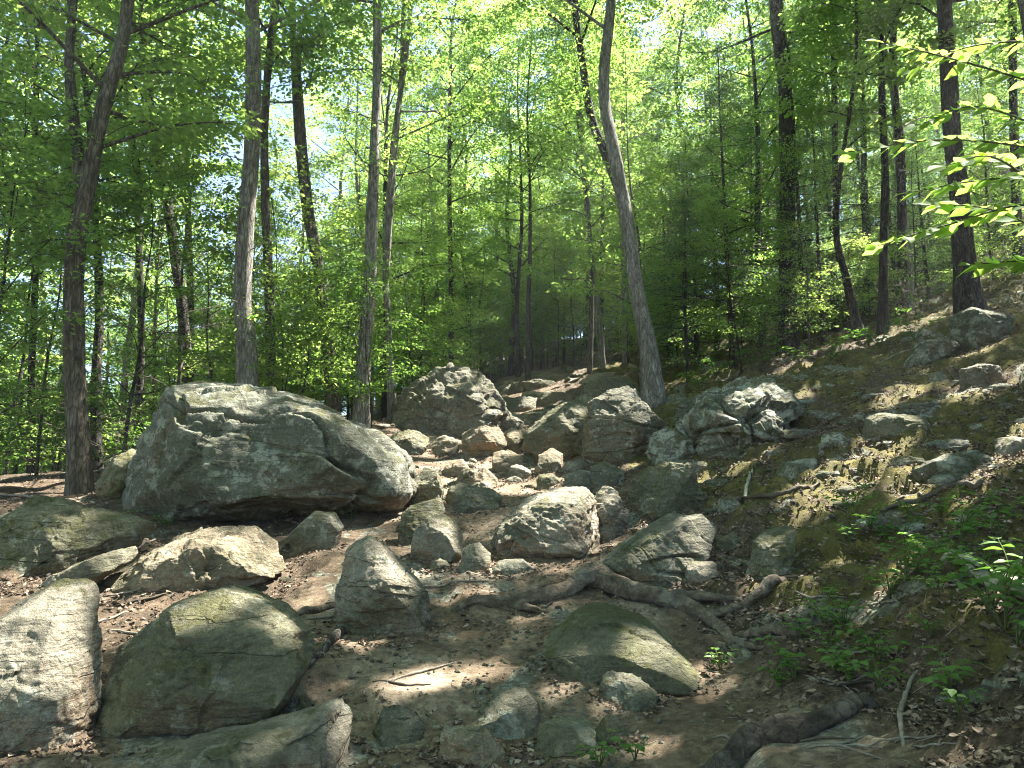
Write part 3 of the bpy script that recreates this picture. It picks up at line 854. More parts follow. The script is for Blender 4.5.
ground_tube([(450, 612), (490, 606), (540, 601), (575, 591), (600, 588), (635, 600), (672, 606), (700, 617), (722, 634), (746, 660)], [3, 6, 8, 9, 10.5, 9, 8, 7.5, 6, 3],
            'tree_root', 'thick twisting bare root lying across the trail', 'root', 'root', lift=.8, n=90, sides=18, seed=2, bump=.45,
            branches=[([(672, 606), (700, 604), (745, 601)], [8, 6, 2]), ([(500, 604), (525, 612), (548, 613)], [5, 4, 2]), ([(700, 617), (730, 616), (752, 609)], [5, 4, 2]), ([(732, 645), (752, 650), (772, 649)], [4, 3, 1.5])])
ground_tube([(728, 618), (748, 608), (770, 592), (790, 578)], [3, 5, 6, 3], 'tree_root', 'short grey root end slanting up behind the bare root', 'root', 'root', seed=5, lift=.7)
ground_tube([(735, 637), (770, 637), (802, 635)], [4.5, 5, 4.5], 'log', 'short straight barkless stub of log right of the bare root', 'log', 'root', seed=7, lift=.8, bump=.12)
ground_tube([(700, 790), (745, 755), (790, 735), (850, 712), (880, 706)], [12, 12, 11, 8, 4], 'log', 'dark half-buried log at the bottom edge of the right bank', 'log', 'log_bark', seed=9, lift=.2, bump=.55, n=80, sides=20)
ground_tube([(345, 604), (345, 625), (326, 652), (300, 674), (285, 690)], [3, 4.5, 4, 3.5, 2], 'tree_root', 'curved dark root hooking down beside the mossy boulder', 'root', 'bark_brown', seed=11, lift=.8)
ground_tube([(280, 625), (300, 615), (318, 612), (340, 606)], [2, 4, 4, 2], 'tree_root', 'short root bump between the mossy boulder and leaning rock', 'root', 'root', seed=12, lift=.5)
ground_tube([(945, 562), (975, 578), (1020, 603), (1060, 625)], [5, 6, 7, 7], 'fallen_branch', 'pale barkless birch pole lying on the right bank', 'branch', 'stick_pale', seed=13, lift=1.6, bump=.08)
ground_tube([(720, 505), (760, 500), (800, 490), (820, 482)], [1.5, 2, 2, 1], 'fallen_branch', 'long thin dark branch on the slope below the lichen outcrop', 'branch', 'twig', seed=14, lift=1)
ground_tube([(745, 500), (748, 485), (752, 470)], [1.6, 1.5, 1], 'fallen_branch', 'pale twig crossing the long thin dark branch', 'branch', 'stick_pale', seed=15, lift=1.5, bump=.1)
ground_tube([(905, 748), (900, 715), (908, 690), (918, 672)], [2.2, 2.5, 2, 1.5], 'fallen_branch', 'bent grey stick in the litter of the near right corner', 'branch', 'stick', seed=16, lift=1, bump=.15)
ground_tube([(880, 512), (930, 500), (975, 492), (1010, 480)], [2, 3, 3, 2], 'fallen_branch', 'dark branch below the pale ledge near the right edge', 'branch', 'twig', seed=17, lift=1)
rs = np.random.default_rng(5)
for i in range(46):
    if i < 30: px, py = rs.uniform(720, 1010), rs.uniform(500, 760)
    elif i < 38: px, py = rs.uniform(330, 700), rs.uniform(570, 740)
    else: px, py = rs.uniform(20, 330), rs.uniform(490, 640)
    L = rs.uniform(14, 45)
    a = rs.uniform(-.7, .7)
    dxp, dyp = math.cos(a) * L, math.sin(a) * L * .5
    side = 'right bank' if i < 30 else ('near trail dirt' if i < 38 else 'ground left of the trail')
    ground_tube([(px - dxp, py - dyp), (px + rs.normal() * 3, py + rs.normal() * 2), (px + dxp, py + dyp)], [.9, 1.3, .6], 'twig', f'thin dry twig lying on the {side}', 'twig', ('stick', 'twig', 'stick')[i % 3], lift=1.2, n=16, sides=6, bump=.1, seed=40 + i, group=f'dry twigs on the {side}')


# ------------------------------------------------------------------ leaf geometry
def unit(v):
    return v / (np.linalg.norm(v, axis=-1, keepdims=True) + 1e-9)


def leaf_verts(P, Dr, Nn, s, wid=.32):
    W = unit(np.cross(Dr, Nn))
    s = s[:, None]
    lift = Nn * s * .10
    V = np.stack([P, P + Dr * s * .42 + W * s * wid + lift, P + Dr * s - Nn * s * .08, P + Dr * s * .42 - W * s * wid + lift], 1)
    return V.reshape(-1, 3)


def leaf_mesh(name, lv, mat, wid=.32):
    V = leaf_verts(*lv, wid)
    Q = np.arange(len(V)).reshape(-1, 4)
    return mk_mesh(name, V, [Q], mat, True)


def full_leaf(P, Dr, Nn, s, wid=.34):
    """Nearer leaves: eight-point blade folded along its midrib, two faces a side."""
    W = unit(np.cross(Dr, Nn)); s = s[:, None]
    m = lambda a, b, c: P + Dr * s * a + W * s * b + Nn * s * c
    V = np.stack([m(0, 0, 0), m(.22, wid * .75, .05), m(.5, wid, .07), m(.8, wid * .5, .0), m(1.05, 0, -.10), m(.8, -wid * .5, .0), m(.5, -wid, .07), m(.22, -wid * .75, .05), m(.5, 0, 0.0)], 1).reshape(-1, 3)
    b = (np.arange(len(P)) * 9)[:, None]
    Q = np.vstack([b + np.array([[0, 8, 2, 1]]), b + np.array([[8, 4, 3, 2]]), b + np.array([[0, 7, 6, 8]]), b + np.array([[8, 6, 5, 4]])])
    return V, Q


def sprays(C, Dout, rad, m, size, g, flat=.10, tilt=.3, sj=.25):
    """Leaves in flat horizontal sprays round each centre."""
    n = len(C)
    a = g.uniform(0, 2 * math.pi, (n, m))
    r = np.sqrt(g.uniform(0, 1, (n, m))) * rad[:, None]
    off = np.stack([np.cos(a) * r, np.sin(a) * r, g.normal(size=(n, m)) * rad[:, None] * flat - .12 * r], -1)
    P = (C[:, None] + off).reshape(-1, 3)
    Dr = np.stack([np.cos(a), np.sin(a), np.full_like(a, -.15)], -1) + Dout[:, None] * .6 + g.normal(size=(n, m, 3)) * .5
    Nn = np.array([0, 0, 1.0]) + g.normal(size=(n, m, 3)) * tilt
    Dr, Nn = unit(Dr).reshape(-1, 3), unit(Nn).reshape(-1, 3)
    s = (size * (1 + sj * g.normal(size=n * m))).clip(size * .4, size * 1.8)
    return P, Dr, Nn, s


def grow(trunk_pts, trunk_r, H, hb, Rad, nlimb, nsub, mleaf, leafsize, g, shape='round', sides=8, limb_up=.45, low=0.0, spray_r=.42, flare=True, tilt=.3, wb=None):
    """trunk + limbs (Geo) and leaf arrays; trunk_pts local, base at origin."""
    G = Geo()
    T = np.asarray(trunk_pts, float)
    n = max(14, int(H * 2.2))
    C = catmull(T, n)
    hh = np.linspace(0, 1, n)
    rr = np.interp(hh, np.linspace(0, 1, len(trunk_r)), trunk_r)
    if flare: rr = rr * (1 + .3 * np.exp(-np.maximum(C[:, 2], 0) / (trunk_r[0] * 2.2)))
    G.tube(C, rr, sides + 4, .16, int(g.integers(1000)))
    cs, ds, rs_ = [], [], []
    zt = C[-1, 2]
    for i in range(nlimb):
        u = ((i + g.uniform(0, 1)) / nlimb)
        z = hb + (zt - hb) * (u ** .9) * .98
        k = int(np.clip(np.searchsorted(C[:, 2], z), 0, n - 1))
        p0 = C[k]
        az = i * 2.399 + g.normal() * .5
        f = (z - hb) / max(zt - hb, .1)
        if shape == 'round': L = Rad * (0.55 + 1.1 * f - 1.35 * f * f) * g.uniform(.75, 1.25) + .3
        elif shape == 'cone': L = Rad * (1.02 - f) * g.uniform(.8, 1.15) + .15
        else: L = Rad * g.uniform(.6, 1.1)
        up = (limb_up + .5 * f) * g.uniform(.6, 1.3) if shape != 'cone' else -.12 + .35 * f
        d = np.array([math.cos(az), math.sin(az), up])
        p1 = p0 + d * L * .5 + g.normal(size=3) * .08 * L
        p2 = p0 + np.array([d[0], d[1], d[2] * .75]) * L + g.normal(size=3) * .1 * L
        cc = catmull([p0, p1, p2], 7)
        r0 = min(rr[k] * .42, .010 + L * .012)
        shaft = lambda q: wb is None or fleck_keep(q + wb, .7).all()
        if shaft(catmull(cc, 25)): G.tube(cc, np.linspace(r0, .006, 7), 5, 0, 0, False)
        for j in range(nsub):
            v = .22 + .78 * (j + g.uniform(0, 1)) / nsub
            q = cc[int(v * 6)]
            sd = (1 if j % 2 else -1)
            a2 = az + sd * g.uniform(.4, 1.2)
            l2 = L * .42 * (1.15 - v * .7) * g.uniform(.6, 1.2)
            e = q + np.array([math.cos(a2), math.sin(a2), .15 if shape != 'cone' else -.12]) * l2
            if wb is None or fleck_keep(np.array([q, (q + e) / 2, e]) + wb, .7).all(): G.tube(np.array([q, (q + e) / 2 + g.normal(size=3) * .04, e]), np.array([max(r0 * .35, .006), .006, .003]), 3, 0, 0, False)
            for w in (.55, 1.0):
                cs.append(q + (e - q) * w + g.normal(size=3) * .05)
                ds.append(np.array([math.cos(a2), math.sin(a2), 0]))
                rs_.append(spray_r * g.uniform(.65, 1.3))
        cs.append(p2); ds.append(np.array([d[0], d[1], 0])); rs_.append(spray_r)
    lv = sprays(np.array(cs), np.array(ds), np.array(rs_), mleaf, leafsize, g, tilt=tilt)
    return G, lv


# sun flecks: gaps cut in the crowns so the sun reaches chosen spots
bpy.context.view_layer.update()
DG = bpy.context.evaluated_depsgraph_get()
FLECKS = [(400, 684, .2), (440, 678, .24), (490, 672, .18), (560, 690, .14), (520, 697, .12), (25, 625, .26), (50, 668, .2), (235, 552, .24), (262, 566, .24), (270, 592, .2), (120, 576, .2), (545, 505, .42), (575, 505, .36),
          (608, 495, .2), (410, 462, .8), (440, 475, .95), (480, 478, .9), (515, 462, .8), (470, 455, .8), (540, 475, .5), (420, 445, .6), (700, 682, .26), (355, 610, .16), (385, 592, .2), (445, 537, .2), (436, 563, .14), (645, 645, .2),
          (190, 402, .4), (235, 398, .4), (300, 410, .2), (290, 458, .15), (592, 412, .35), (620, 397, .3), (645, 420, .3), (430, 378, .5), (455, 376, .4), (755, 390, .4), (770, 412, .4), (735, 420, .35),
          (800, 395, .3), (830, 490, .5), (865, 470, .45), (930, 462, .4), (985, 376, .5), (985, 320, .4), (850, 345, .8), (740, 345, .8), (790, 368, .5), (1000, 440, .5), (960, 480, .4), (520, 390, 1.0), (560, 386, 1.0), (600, 368, 1.0),
          (500, 402, .7), (545, 398, .6), (345, 730, .15), (270, 745, .13), (500, 708, .12), (90, 496, .5), (30, 487, .6), (55, 535, .14), (310, 602, .16), (100, 622, .16), (70, 492, .5), (410, 725, .08),
          (1000, 380, .4), (890, 420, .4), (560, 460, .35), (585, 470, .3), (660, 500, .2), (695, 530, .22), (460, 440, .4), (500, 432, .4), (700, 565, .15), (760, 600, .12), (900, 395, .4), (530, 515, .3), (560, 497, .4), (590, 505, .3), (500, 530, .25), (445, 450, .6), (500, 465, .7), (530, 455, .6), (600, 740, .1), (615, 692, .12), (470, 640, .1), (120, 660, .1), (80, 700, .12), (330, 690, .1), (660, 740, .15), (530, 620, .1), (480, 590, .15), (520, 575, .15), (450, 600, .1), (640, 570, .15), (280, 630, .15), (300, 560, .15), (230, 600, .2), (180, 620, .15), (760, 560, .15), (800, 600, .12), (840, 560, .15), (920, 620, .12), (880, 740, .1), (960, 760, .12), (780, 720, .12)]
FP = []
for px, py, r in FLECKS:
    d = Vector(ray(px, py)).normalized()
    ok, loc, *_ = sc.ray_cast(DG, Vector(CAM), d)
    FP.append((np.array(loc) if ok else hit(px, py), r))


FP += [(at_y(960, 150, 2.7), .6), (at_y(985, 220, 2.7), .55), (at_y(900, 160, 2.65), .5), (at_y(945, 70, 2.9), .35), (at_y(915, 235, 2.7), .3), (at_y(1010, 120, 2.75), .4), (at_y(245, 305, 14.0), .5), (at_y(1005, 615, 4.4), .25), (at_y(895, 590, 5.6), .25)]


FP += [(at_y(60, 410, 16.5), 1.3), (at_y(20, 440, 15.5), 1.2), (at_y(115, 425, 16), 1.0), (at_y(60, 330, 18), 1.2), (at_y(905, 330, 18), .8), (at_y(845, 230, 20), .9), (at_y(750, 260, 21), .9), (at_y(700, 330, 20), .8), (at_y(180, 330, 18), 1.0), (at_y(310, 350, 18), 1.0)]


def fleck_keep(P, k=1.0):
    keep = np.ones(len(P), bool)
    for c, r in FP:
        v = P - c
        t = v @ SUN
        d2 = (v * v).sum(1) - t * t
        keep &= ~((t > .4) & (d2 < r * r * k * k))
    return keep


def place_lv(lv, loc, rz, sc_):
    c, s = math.cos(rz), math.sin(rz)
    Rm = np.array([[c, -s, 0], [s, c, 0], [0, 0, 1]])
    return lv[0] @ Rm.T * sc_ + np.asarray(loc)


class Proto:
    def __init__(s, kind, trunk_me, crown_me, lv, leafmat, Rad, wid):
        s.kind, s.trunk, s.crown, s.lv, s.leafmat, s.wid = kind, trunk_me, crown_me, lv, leafmat, wid


def make_proto(kind, H, hb, Rad, nl, ns, ml, ls, r0, bark, leaf, seed, shape='round', lean=.3, wid=.32, **kw):
    g = np.random.default_rng(seed)
    k = 6
    z = np.linspace(0, H, k)
    xy = np.cumsum(g.normal(size=(k, 2)) * H * .016 * lean * 2, 0)
    pts = np.c_[xy - xy[0], z]
    pts[0, 2] = -.25
    G, lv = grow(pts, [r0, r0 * .85, r0 * .6, r0 * .3, .012], H, hb, Rad, nl, ns, ml, ls, g, shape, **kw)
    return Proto(kind, G.mesh('trunk', M[bark]), leaf_mesh('crown', lv, M[leaf], wid), lv, leaf, Rad, wid)


def put(proto, loc, rz, s, name, label, cat, group):
    root = link(name, None, None, loc)
    root.rotation_euler = (0, 0, rz)
    root.scale = (s, s, s)
    tag(root, label, cat, group)
    link('trunk' if cat == 'tree' else 'stem', proto.trunk, root)
    keep = fleck_keep(place_lv(proto.lv, loc, rz, s))
    me = proto.crown
    if not keep.all():
        if keep.sum() < 10: return root
        me = leaf_mesh('crown', tuple(a[keep] for a in proto.lv), M[proto.leafmat], proto.wid)
    link('crown' if cat == 'tree' else 'foliage', me, root)
    return root


# ------------------------------------------------------------------ main trees, each with its own trunk line
def main_tree(label, base, Y, line, w, bark, leaf='leaf', H=20, hb=8, Rad=3.6, nl=28, ns=6, ml=36, ls=.115, seed=0, forks=(), sprigs=(), name='forest_tree'):
    """base: pixel of the foot; line: pixels up the trunk; w: trunk widths in pixels along it."""
    g = np.random.default_rng(seed + 500)
    k = Y / F_PX
    b = at_y(base[0], base[1], Y)
    gz_ = g1(b[0], b[1])
    b = np.array([b[0], b[1], gz_])
    P = [np.zeros(3)] + [at_y(px, py, Y) - b for px, py in line]
    P[0][2] = -.3
    yo = np.cumsum(g.normal(size=len(P)) * .12)
    for i in range(1, len(P)): P[i][1] += yo[i]
    top = P[-1]
    dirv = (P[-1] - P[-2]); dirv /= np.linalg.norm(dirv)
    rest = H - top[2]
    m = max(2, int(rest / 3))
    rad = [w[0] * k * .44] + [v * k * .39 for v in w[1:]]
    while len(rad) < len(P): rad.append(rad[-1] * .9)
    for i in range(m):
        q = P[-1] + (dirv * .6 + np.array([0, 0, .4])) * rest / m + np.r_[g.normal(size=2) * .25, 0]
        P.append(q)
        rad.append(rad[len(rad) - 1] * (1 - 1 / (m + .6)))
    G, lv = grow(P, rad, H, hb, Rad, nl, ns, ml, ls, g, sides=12, wb=b)
    for fl, fw in forks:
        C = np.array([at_y(px, py, Y) - b for px, py in fl])
        d = C[-1] - C[-2]
        C = np.vstack([C, C[-1] + d / np.linalg.norm(d) * 2.5 + np.array([0, 0, 1.5])])
        C[:, 1] += np.linspace(0, .3, len(C))
        cc = catmull(C, 24)
        G.tube(cc, np.interp(np.linspace(0, 1, 24), np.linspace(0, 1, len(fw)), fw) * k / 2, 10, .12, seed)
    if sprigs:
        cs = np.array([at_y(px, py, Y - .5) - b for px, py in sprigs])
        for q in cs:
            zt = min(range(len(P)), key=lambda i: abs(P[i][2] - q[2]))
            st = np.array([np.interp(q[2] - .15, [p[2] for p in P], [p[0] for p in P]), np.interp(q[2] - .15, [p[2] for p in P], [p[1] for p in P]), q[2] - .15])
            G.tube(catmull([st, (st + q) / 2 + np.array([0, 0, .08]), q], 6), np.linspace(.012, .004, 6), 5, 0, 0, False)
        ex = sprays(np.vstack([cs, cs + g.normal(size=cs.shape) * np.array([.35, .3, .08])]), np.tile([0, -1, 0], (2 * len(cs), 1)), g.uniform(.3, .5, 2 * len(cs)), 26, .10, g)
        lv = tuple(np.concatenate([a, c]) for a, c in zip(lv, ex))
    keep = fleck_keep(lv[0] + b)
    lv = tuple(a[keep] for a in lv)
    root = link(name, None, None, b)
    tag(root, label, 'tree')
    link('trunk', G.mesh('trunk', M[bark]), root)
    link('crown', leaf_mesh('crown', lv, M[leaf]), root)
    return root


main_tree('thick brown tree nearest the left edge, its trunk forked above head height', (82, 502), 11.6, [(80, 420), (79, 330), (82, 250), (90, 190), (103, 110), (118, 40), (127, -10)], [27, 25, 24, 24, 22, 20, 18, 16], 'bark_brown', 'leaf_mid', H=17, hb=5.5, Rad=3.4, seed=1,
          forks=[([(84, 215), (74, 140), (64, 60), (66, -10)], [14, 11, 9, 8])], nl=30, sprigs=[(60, 270), (40, 285), (110, 262), (130, 270), (50, 180), (20, 195), (140, 190), (150, 120), (40, 60), (160, 60), (15, 120)])
main_tree('tall mottled grey tree rising behind the largest boulder', (252, 415), 14.5, [(246, 350), (243, 300), (248, 230), (256, 160), (262, 90), (262, 40), (264, -10)], [30, 27, 24, 22, 20, 19, 18, 17], 'bark_pale', 'leaf', H=20, hb=8, seed=2,
          sprigs=[(232, 300), (262, 312), (275, 90), (215, 325), (200, 130), (180, 150), (222, 118), (296, 62), (310, 85), (225, 60), (205, 215), (228, 205), (290, 240), (285, 150), (320, 100)])
main_tree('straight dark stem close beside the mottled grey tree', (274, 410), 16.5, [(272, 300), (270, 200), (270, 120), (277, 40), (284, -10)], [13, 12, 11, 10, 10, 9], 'bark_brown', 'leaf', H=19, hb=8, seed=3)
main_tree('slim pale grey tree standing alone left of the trail', (362, 424), 15.5, [(364, 360), (368, 290), (372, 210), (375, 130), (377, 60), (378, -10)], [20, 18, 17, 15, 13, 12, 11], 'bark_pale', 'leaf', H=20, hb=9, seed=4, sprigs=[(362, 140), (385, 160), (350, 118), (335, 105), (345, 160), (400, 130), (395, 250), (350, 255), (335, 60), (410, 60)])
main_tree('leaning dark tree with two stems left of the slim pale tree', (338, 412), 17.5, [(326, 350), (318, 280), (308, 215), (300, 140), (296, 60), (294, -10)], [14, 12, 11, 10, 9, 8, 7], 'bark_brown', 'leaf', H=18, hb=7, seed=5, forks=[([(338, 412), (328, 330), (316, 250), (306, 190)], [9, 8, 7, 6])])
main_tree('thin crooked pale tree just right of the slim pale tree', (392, 412), 18.5, [(389, 330), (385, 270), (390, 180), (397, 110), (406, 50), (411, -10)], [9, 8, 8, 8, 7, 7, 6], 'bark_pale', 'leaf', H=17, hb=7, seed=6, forks=[([(386, 280), (392, 180), (400, 80), (403, -10)], [6, 6, 5, 5])])
main_tree('pale lichen-grey tree leaning left beside the tall rounded boulder', (655, 398), 17.0, [(650, 350), (640, 290), (630, 210), (617, 140), (609, 90), (608, 50), (614, -10)], [27, 22, 20, 19, 18, 17, 16, 14], 'bark_pale', 'leaf', H=21, hb=9.5, Rad=4.4, nl=34, seed=7)
main_tree('dark curved tree leaning left behind the pale leaning tree', (655, 372), 21.0, [(642, 320), (628, 220), (610, 160), (592, 110), (582, 50), (574, -10)], [16, 14, 13, 12, 11, 10, 10], 'bark_dark', 'leaf', H=21, hb=9, Rad=4.2, nl=32, seed=8)
main_tree('thick dark tree standing on the slope near the right edge', (970, 308), 16.5, [(968, 260), (964, 210), (957, 140), (949, 70), (941, -10)], [30, 27, 25, 23, 21, 18], 'bark_dark', 'leaf', H=17, hb=6.5, Rad=4.2, nl=34, seed=9)
main_tree('broad dark trunk half hidden among the evergreens on the right', (787, 345), 20.0, [(787, 260), (786, 180), (783, 100), (778, 50), (772, -10)], [22, 21, 20, 19, 18, 17], 'bark_dark', 'leaf', H=20, hb=9, Rad=4.2, nl=32, seed=10)
main_tree('slender dark tree at the upper right with bright leaves behind', (832, 330), 22.0, [(834, 230), (833, 130), (832, 60), (830, -10)], [10, 9, 8, 8, 7], 'bark_dark', 'leaf', H=18, hb=8, seed=11)
main_tree('dark tree rising left of the thick right-hand tree', (902, 310), 21.0, [(901, 240), (899, 150), (896, 70), (894, -10)], [13, 12, 11, 10, 9], 'bark_dark', 'leaf', H=18, hb=7.5, seed=12)
main_tree('thin dark stem between the two dark upper-right trees', (866, 318), 24.0, [(866, 230), (864, 120), (861, 50), (859, -10)], [8, 8, 7, 7, 6], 'bark_dark', 'leaf', H=18, hb=8, seed=13)
main_tree('dark leaning trunk in the left wood behind the forked tree', (196, 445), 19.0, [(188, 350), (180, 280), (168, 200), (156, 140), (150, 60), (148, -10)], [15, 14, 13, 12, 11, 10, 9], 'bark_dark', 'leaf_mid', H=18, hb=6, seed=14)
main_tree('straight thin stem in the left wood nearest the largest boulder', (196, 430), 22.0, [(194, 300), (192, 180), (190, 90), (189, -10)], [9, 8, 8, 7, 6], 'bark_dark', 'leaf_mid', H=19, hb=7, seed=15)
main_tree('slim dark stem just right of the forked tree', (138, 455), 18.0, [(137, 330), (133, 220), (126, 130), (118, 60)], [9, 9, 8, 7, 5], 'bark_dark', 'leaf_mid', H=15, hb=5, seed=16)
main_tree('dark trunk standing directly behind the forked tree', (98, 462), 15.5, [(97, 380), (96, 300), (92, 200), (85, 90)], [14, 12, 11, 9, 7], 'bark_dark', 'leaf_mid', H=15, hb=5, seed=17)
main_tree('twin dark stem at the far left edge of the wood', (34, 462), 17.0, [(33, 380), (36, 280), (40, 180), (42, 90)], [10, 9, 8, 7, 6], 'bark_dark', 'leaf_mid', H=13, hb=4, seed=18)
main_tree('thin black stem standing on the crest in the trail gap', (528, 386), 28.0, [(528, 320), (530, 250), (530, 190)], [7, 6, 5, 4], 'bark_dark', 'leaf', H=15, hb=7, seed=19)
main_tree('thin sunlit stem on the crest right of the trail gap', (602, 370), 30.0, [(600, 330), (592, 260), (584, 180), (580, 100)], [9, 8, 7, 6, 5], 'bark_pale', 'leaf', H=17, hb=7, seed=20)
main_tree('slim dark stem behind the dome-shaped boulder', (452, 384), 27.0, [(451, 300), (450, 210), (450, 120), (452, 40)], [7, 6, 6, 5, 4], 'bark_dark', 'leaf', H=18, hb=7, seed=21)
main_tree('leaning dark trunk low on the right slope among evergreens', (863, 335), 18.5, [(850, 302), (840, 280), (832, 240), (828, 190)], [12, 11, 10, 8, 6], 'bark_dark', 'leaf_mid', H=10, hb=4, nl=16, Rad=2.2, seed=22)
main_tree('dark upright trunk right of the leaning trunk on the slope', (882, 330), 18.5, [(879, 290), (877, 240), (874, 180), (872, 100)], [13, 11, 10, 9, 8], 'bark_dark', 'leaf_mid', H=14, hb=6, nl=20, Rad=2.6, seed=23)
main_tree('dark stem at the right edge behind the thick tree', (1020, 292), 20.0, [(1020, 200), (1019, 100), (1018, -10)], [12, 11, 10, 10], 'bark_dark', 'leaf', H=17, hb=7, seed=24)
print('main trees')

# ------------------------------------------------------------------ prototypes of the wood
TALL = [make_proto('tall', 16 + 2 * i, 3.2 + i, 3.3, 30, 6, 23, .125, .10 + .02 * i, ('bark_brown', 'bark_dark', 'bark_pale')[i], 'leaf', 60 + i) for i in range(3)]
MIDS = [make_proto('mid', 8.0 + i, 1.0, 2.3, 26, 6, 20, .105, .05, ('bark_dark', 'bark_brown')[i], ('leaf', 'leaf_mid')[i], 70 + i, lean=.5, spray_r=.4) for i in range(2)]
SAPS = [make_proto('sapling', 3.4 + .8 * i, .4, 1.25, 20, 4, 18, .09, .02, 'bark_dark', ('leaf', 'leaf_mid')[i], 80 + i, lean=.6, spray_r=.3, flare=False) for i in range(2)]
HEML = [make_proto('hemlock', 8.5 + i * 2, .7, 2.5, 46, 6, 20, .075, .09, 'bark_dark', 'needle', 90 + i, shape='cone', lean=.2, wid=.2, spray_r=.36, tilt=.25) for i in range(2)]
SHRUB = [make_proto('shrub', 1.1, .12, .6, 12, 3, 9, .07, .008, 'twig', ('leaf_mid', 'herb')[i], 95 + i, lean=.8, spray_r=.18, flare=False, limb_up=.8) for i in range(2)]

# trees added beyond the right edge, whose crowns shade the trail
shade = [(8.6, 10.6), (9.5, 12.2), (10.5, 7.6), (8.2, 5.0), (13.5, 12), (11.5, 13.5), (7.6, 6.6), (12.5, 9.2), (9.8, 4.2), (14.5, 15.5), (6.9, 8.6), (12, 5.5), (16, 12)]
sl = ['one of the tall trees standing just past the right edge of the view'] * 13
for i, (x, y) in enumerate(shade):
    h_ = 17.5 + 2 * (i % 3)
    b_ = np.array([x, y, g1(x, y)])
    put(make_proto('tall', h_, 5.5 + i % 3, 4.3, 34, 7, 34, .13, .15, 'bark_brown', 'leaf', 164 + i, wb=b_), b_, 0, 1.0, 'forest_tree', sl[i], 'tree', 'tall trees past the right edge')
for i, (x, y) in enumerate([(-9.5, 9.5), (-12.5, 13), (-13, 17), (-8.8, 6.5)]):
    put(TALL[i % 3], (x, y, g1(x, y)), i * 2.1, .8, 'forest_tree', 'tall tree standing just past the left edge of the view', 'tree', 'tall trees past the left edge')

for i, (x, y) in enumerate([(-3.5, -4), (3.2, -5), (0, -9), (-7, -1.5), (7, -1.5), (-6.5, -8), (7, -7.5), (5.6, 1.2), (-5.8, 1.8), (-9.5, 3), (10.5, 1)]):  # unseen trees added around the viewer to block skylight
    put(TALL[1 + i % 2], (x, y, g1(x, y)), i * 2.3, .95 + .06 * (i % 3), 'forest_tree', 'tall tree standing behind the place the picture is taken from', 'tree', 'tall trees behind the viewer')
rs = np.random.default_rng(2024)
placed = []


def free(x, y, dmin):
    for a, b, d in placed:
        if (a - x) ** 2 + (b - y) ** 2 < min(d, dmin) ** 2: return False
    return True


def zone_of(x, y):
    px = 512 + F_PX * x / y
    return 'left of the trail' if px < 360 else ('beyond the crest' if px < 640 else 'up the right slope')


def scatter(kinds, n, y0, y1, dmin, smin, smax, what, cat, nm, pxr=(-140, 1164), pw=.8, lab=None, group=None):
    c = 0
    for _ in range(n * 30):
        if c >= n: break
        y = y0 + (y1 - y0) * rs.random() ** pw
        px = rs.uniform(*pxr)
        x = (px - 512) / F_PX * y
        if abs(x - np.interp(y, TRAIL_Y, TRAIL_X)) < 2.2 and y < 31: continue
        if not free(x, y, dmin): continue
        placed.append((x, y, dmin))
        z = zone_of(x, y)
        put(kinds[rs.integers(len(kinds))], (x, y, g1(x, y) - .05), rs.uniform(0, 6.28), rs.uniform(smin, smax), nm, lab or f'{what} {z}', cat, group or f'{what} {z}')
        c += 1


scatter(TALL, 78, 20, 62, 2.6, .8, 1.2, 'slender leafy tree deep in the wood', 'tree', 'forest_tree')
scatter(TALL, 26, 60, 95, 3.5, .9, 1.3, 'far slender tree at the back of the wood', 'tree', 'forest_tree')
for i, (px_, Y_, s_) in enumerate([(-20, 11.5, .8), (40, 14.5, .7), (125, 14, .8), (175, 16, .9), (215, 18, .8), (300, 19, .75), (335, 21, .8), (60, 18, 1.0), (10, 16, .9), (150, 20, 1.0), (260, 22, .9), (420, 24, .9), (-60, 14, 1), (480, 33, 1), (545, 38, 1), (500, 40, 1.1), (575, 34, .9), (630, 30, .9), (440, 30, 1), (690, 19.5, .7), (745, 18.5, .6), (815, 18.5, .6), (925, 20, .6), (590, 42, 1.2), (530, 46, 1.2), (465, 42, 1.2)]):
    x_ = (px_ - 512) / F_PX * Y_
    placed.append((x_, Y_, 1.2))
    put(MIDS[i % 2], (x_, Y_, g1(x_, Y_) - .05), i * 1.1, s_, 'understorey_tree', 'small understorey tree with low leafy branches ' + zone_of(x_, Y_), 'tree', 'small understorey tree with low leafy branches ' + zone_of(x_, Y_))
scatter(MIDS, 66, 19, 60, 1.8, .7, 1.2, 'small understorey tree with low leafy branches', 'tree', 'understorey_tree')
scatter(SAPS, 60, 14.5, 40, 1.1, .6, 1.1, 'leafy young sapling with a thin stem in the undergrowth', 'sapling', 'sapling', pxr=(-60, 430))
scatter(SAPS, 50, 19, 42, 1.1, .6, 1.1, 'leafy young sapling with a thin stem in the undergrowth', 'sapling', 'sapling', pxr=(430, 1080))
scatter(SHRUB, 46, 12.5, 26, .7, .6, 1.3, 'low leafy shrub on the forest floor', 'shrub', 'shrub', pxr=(-30, 130))
scatter(SHRUB, 40, 17, 32, .7, .6, 1.3, 'low leafy shrub on the forest floor', 'shrub', 'shrub', pxr=(660, 1020))
scatter(SAPS, 46, 44, 62, .9, 1.2, 2.0, 'leafy young sapling with a thin stem in the undergrowth', 'sapling', 'sapling', pxr=(380, 680))
scatter(SAPS, 40, 31, 46, .9, .8, 1.5, 'leafy young sapling with a thin stem in the undergrowth', 'sapling', 'sapling', pxr=(400, 700))
scatter(MIDS, 22, 36, 70, 1.4, .9, 1.3, 'small understorey tree with low leafy branches', 'tree', 'understorey_tree', pxr=(400, 680))
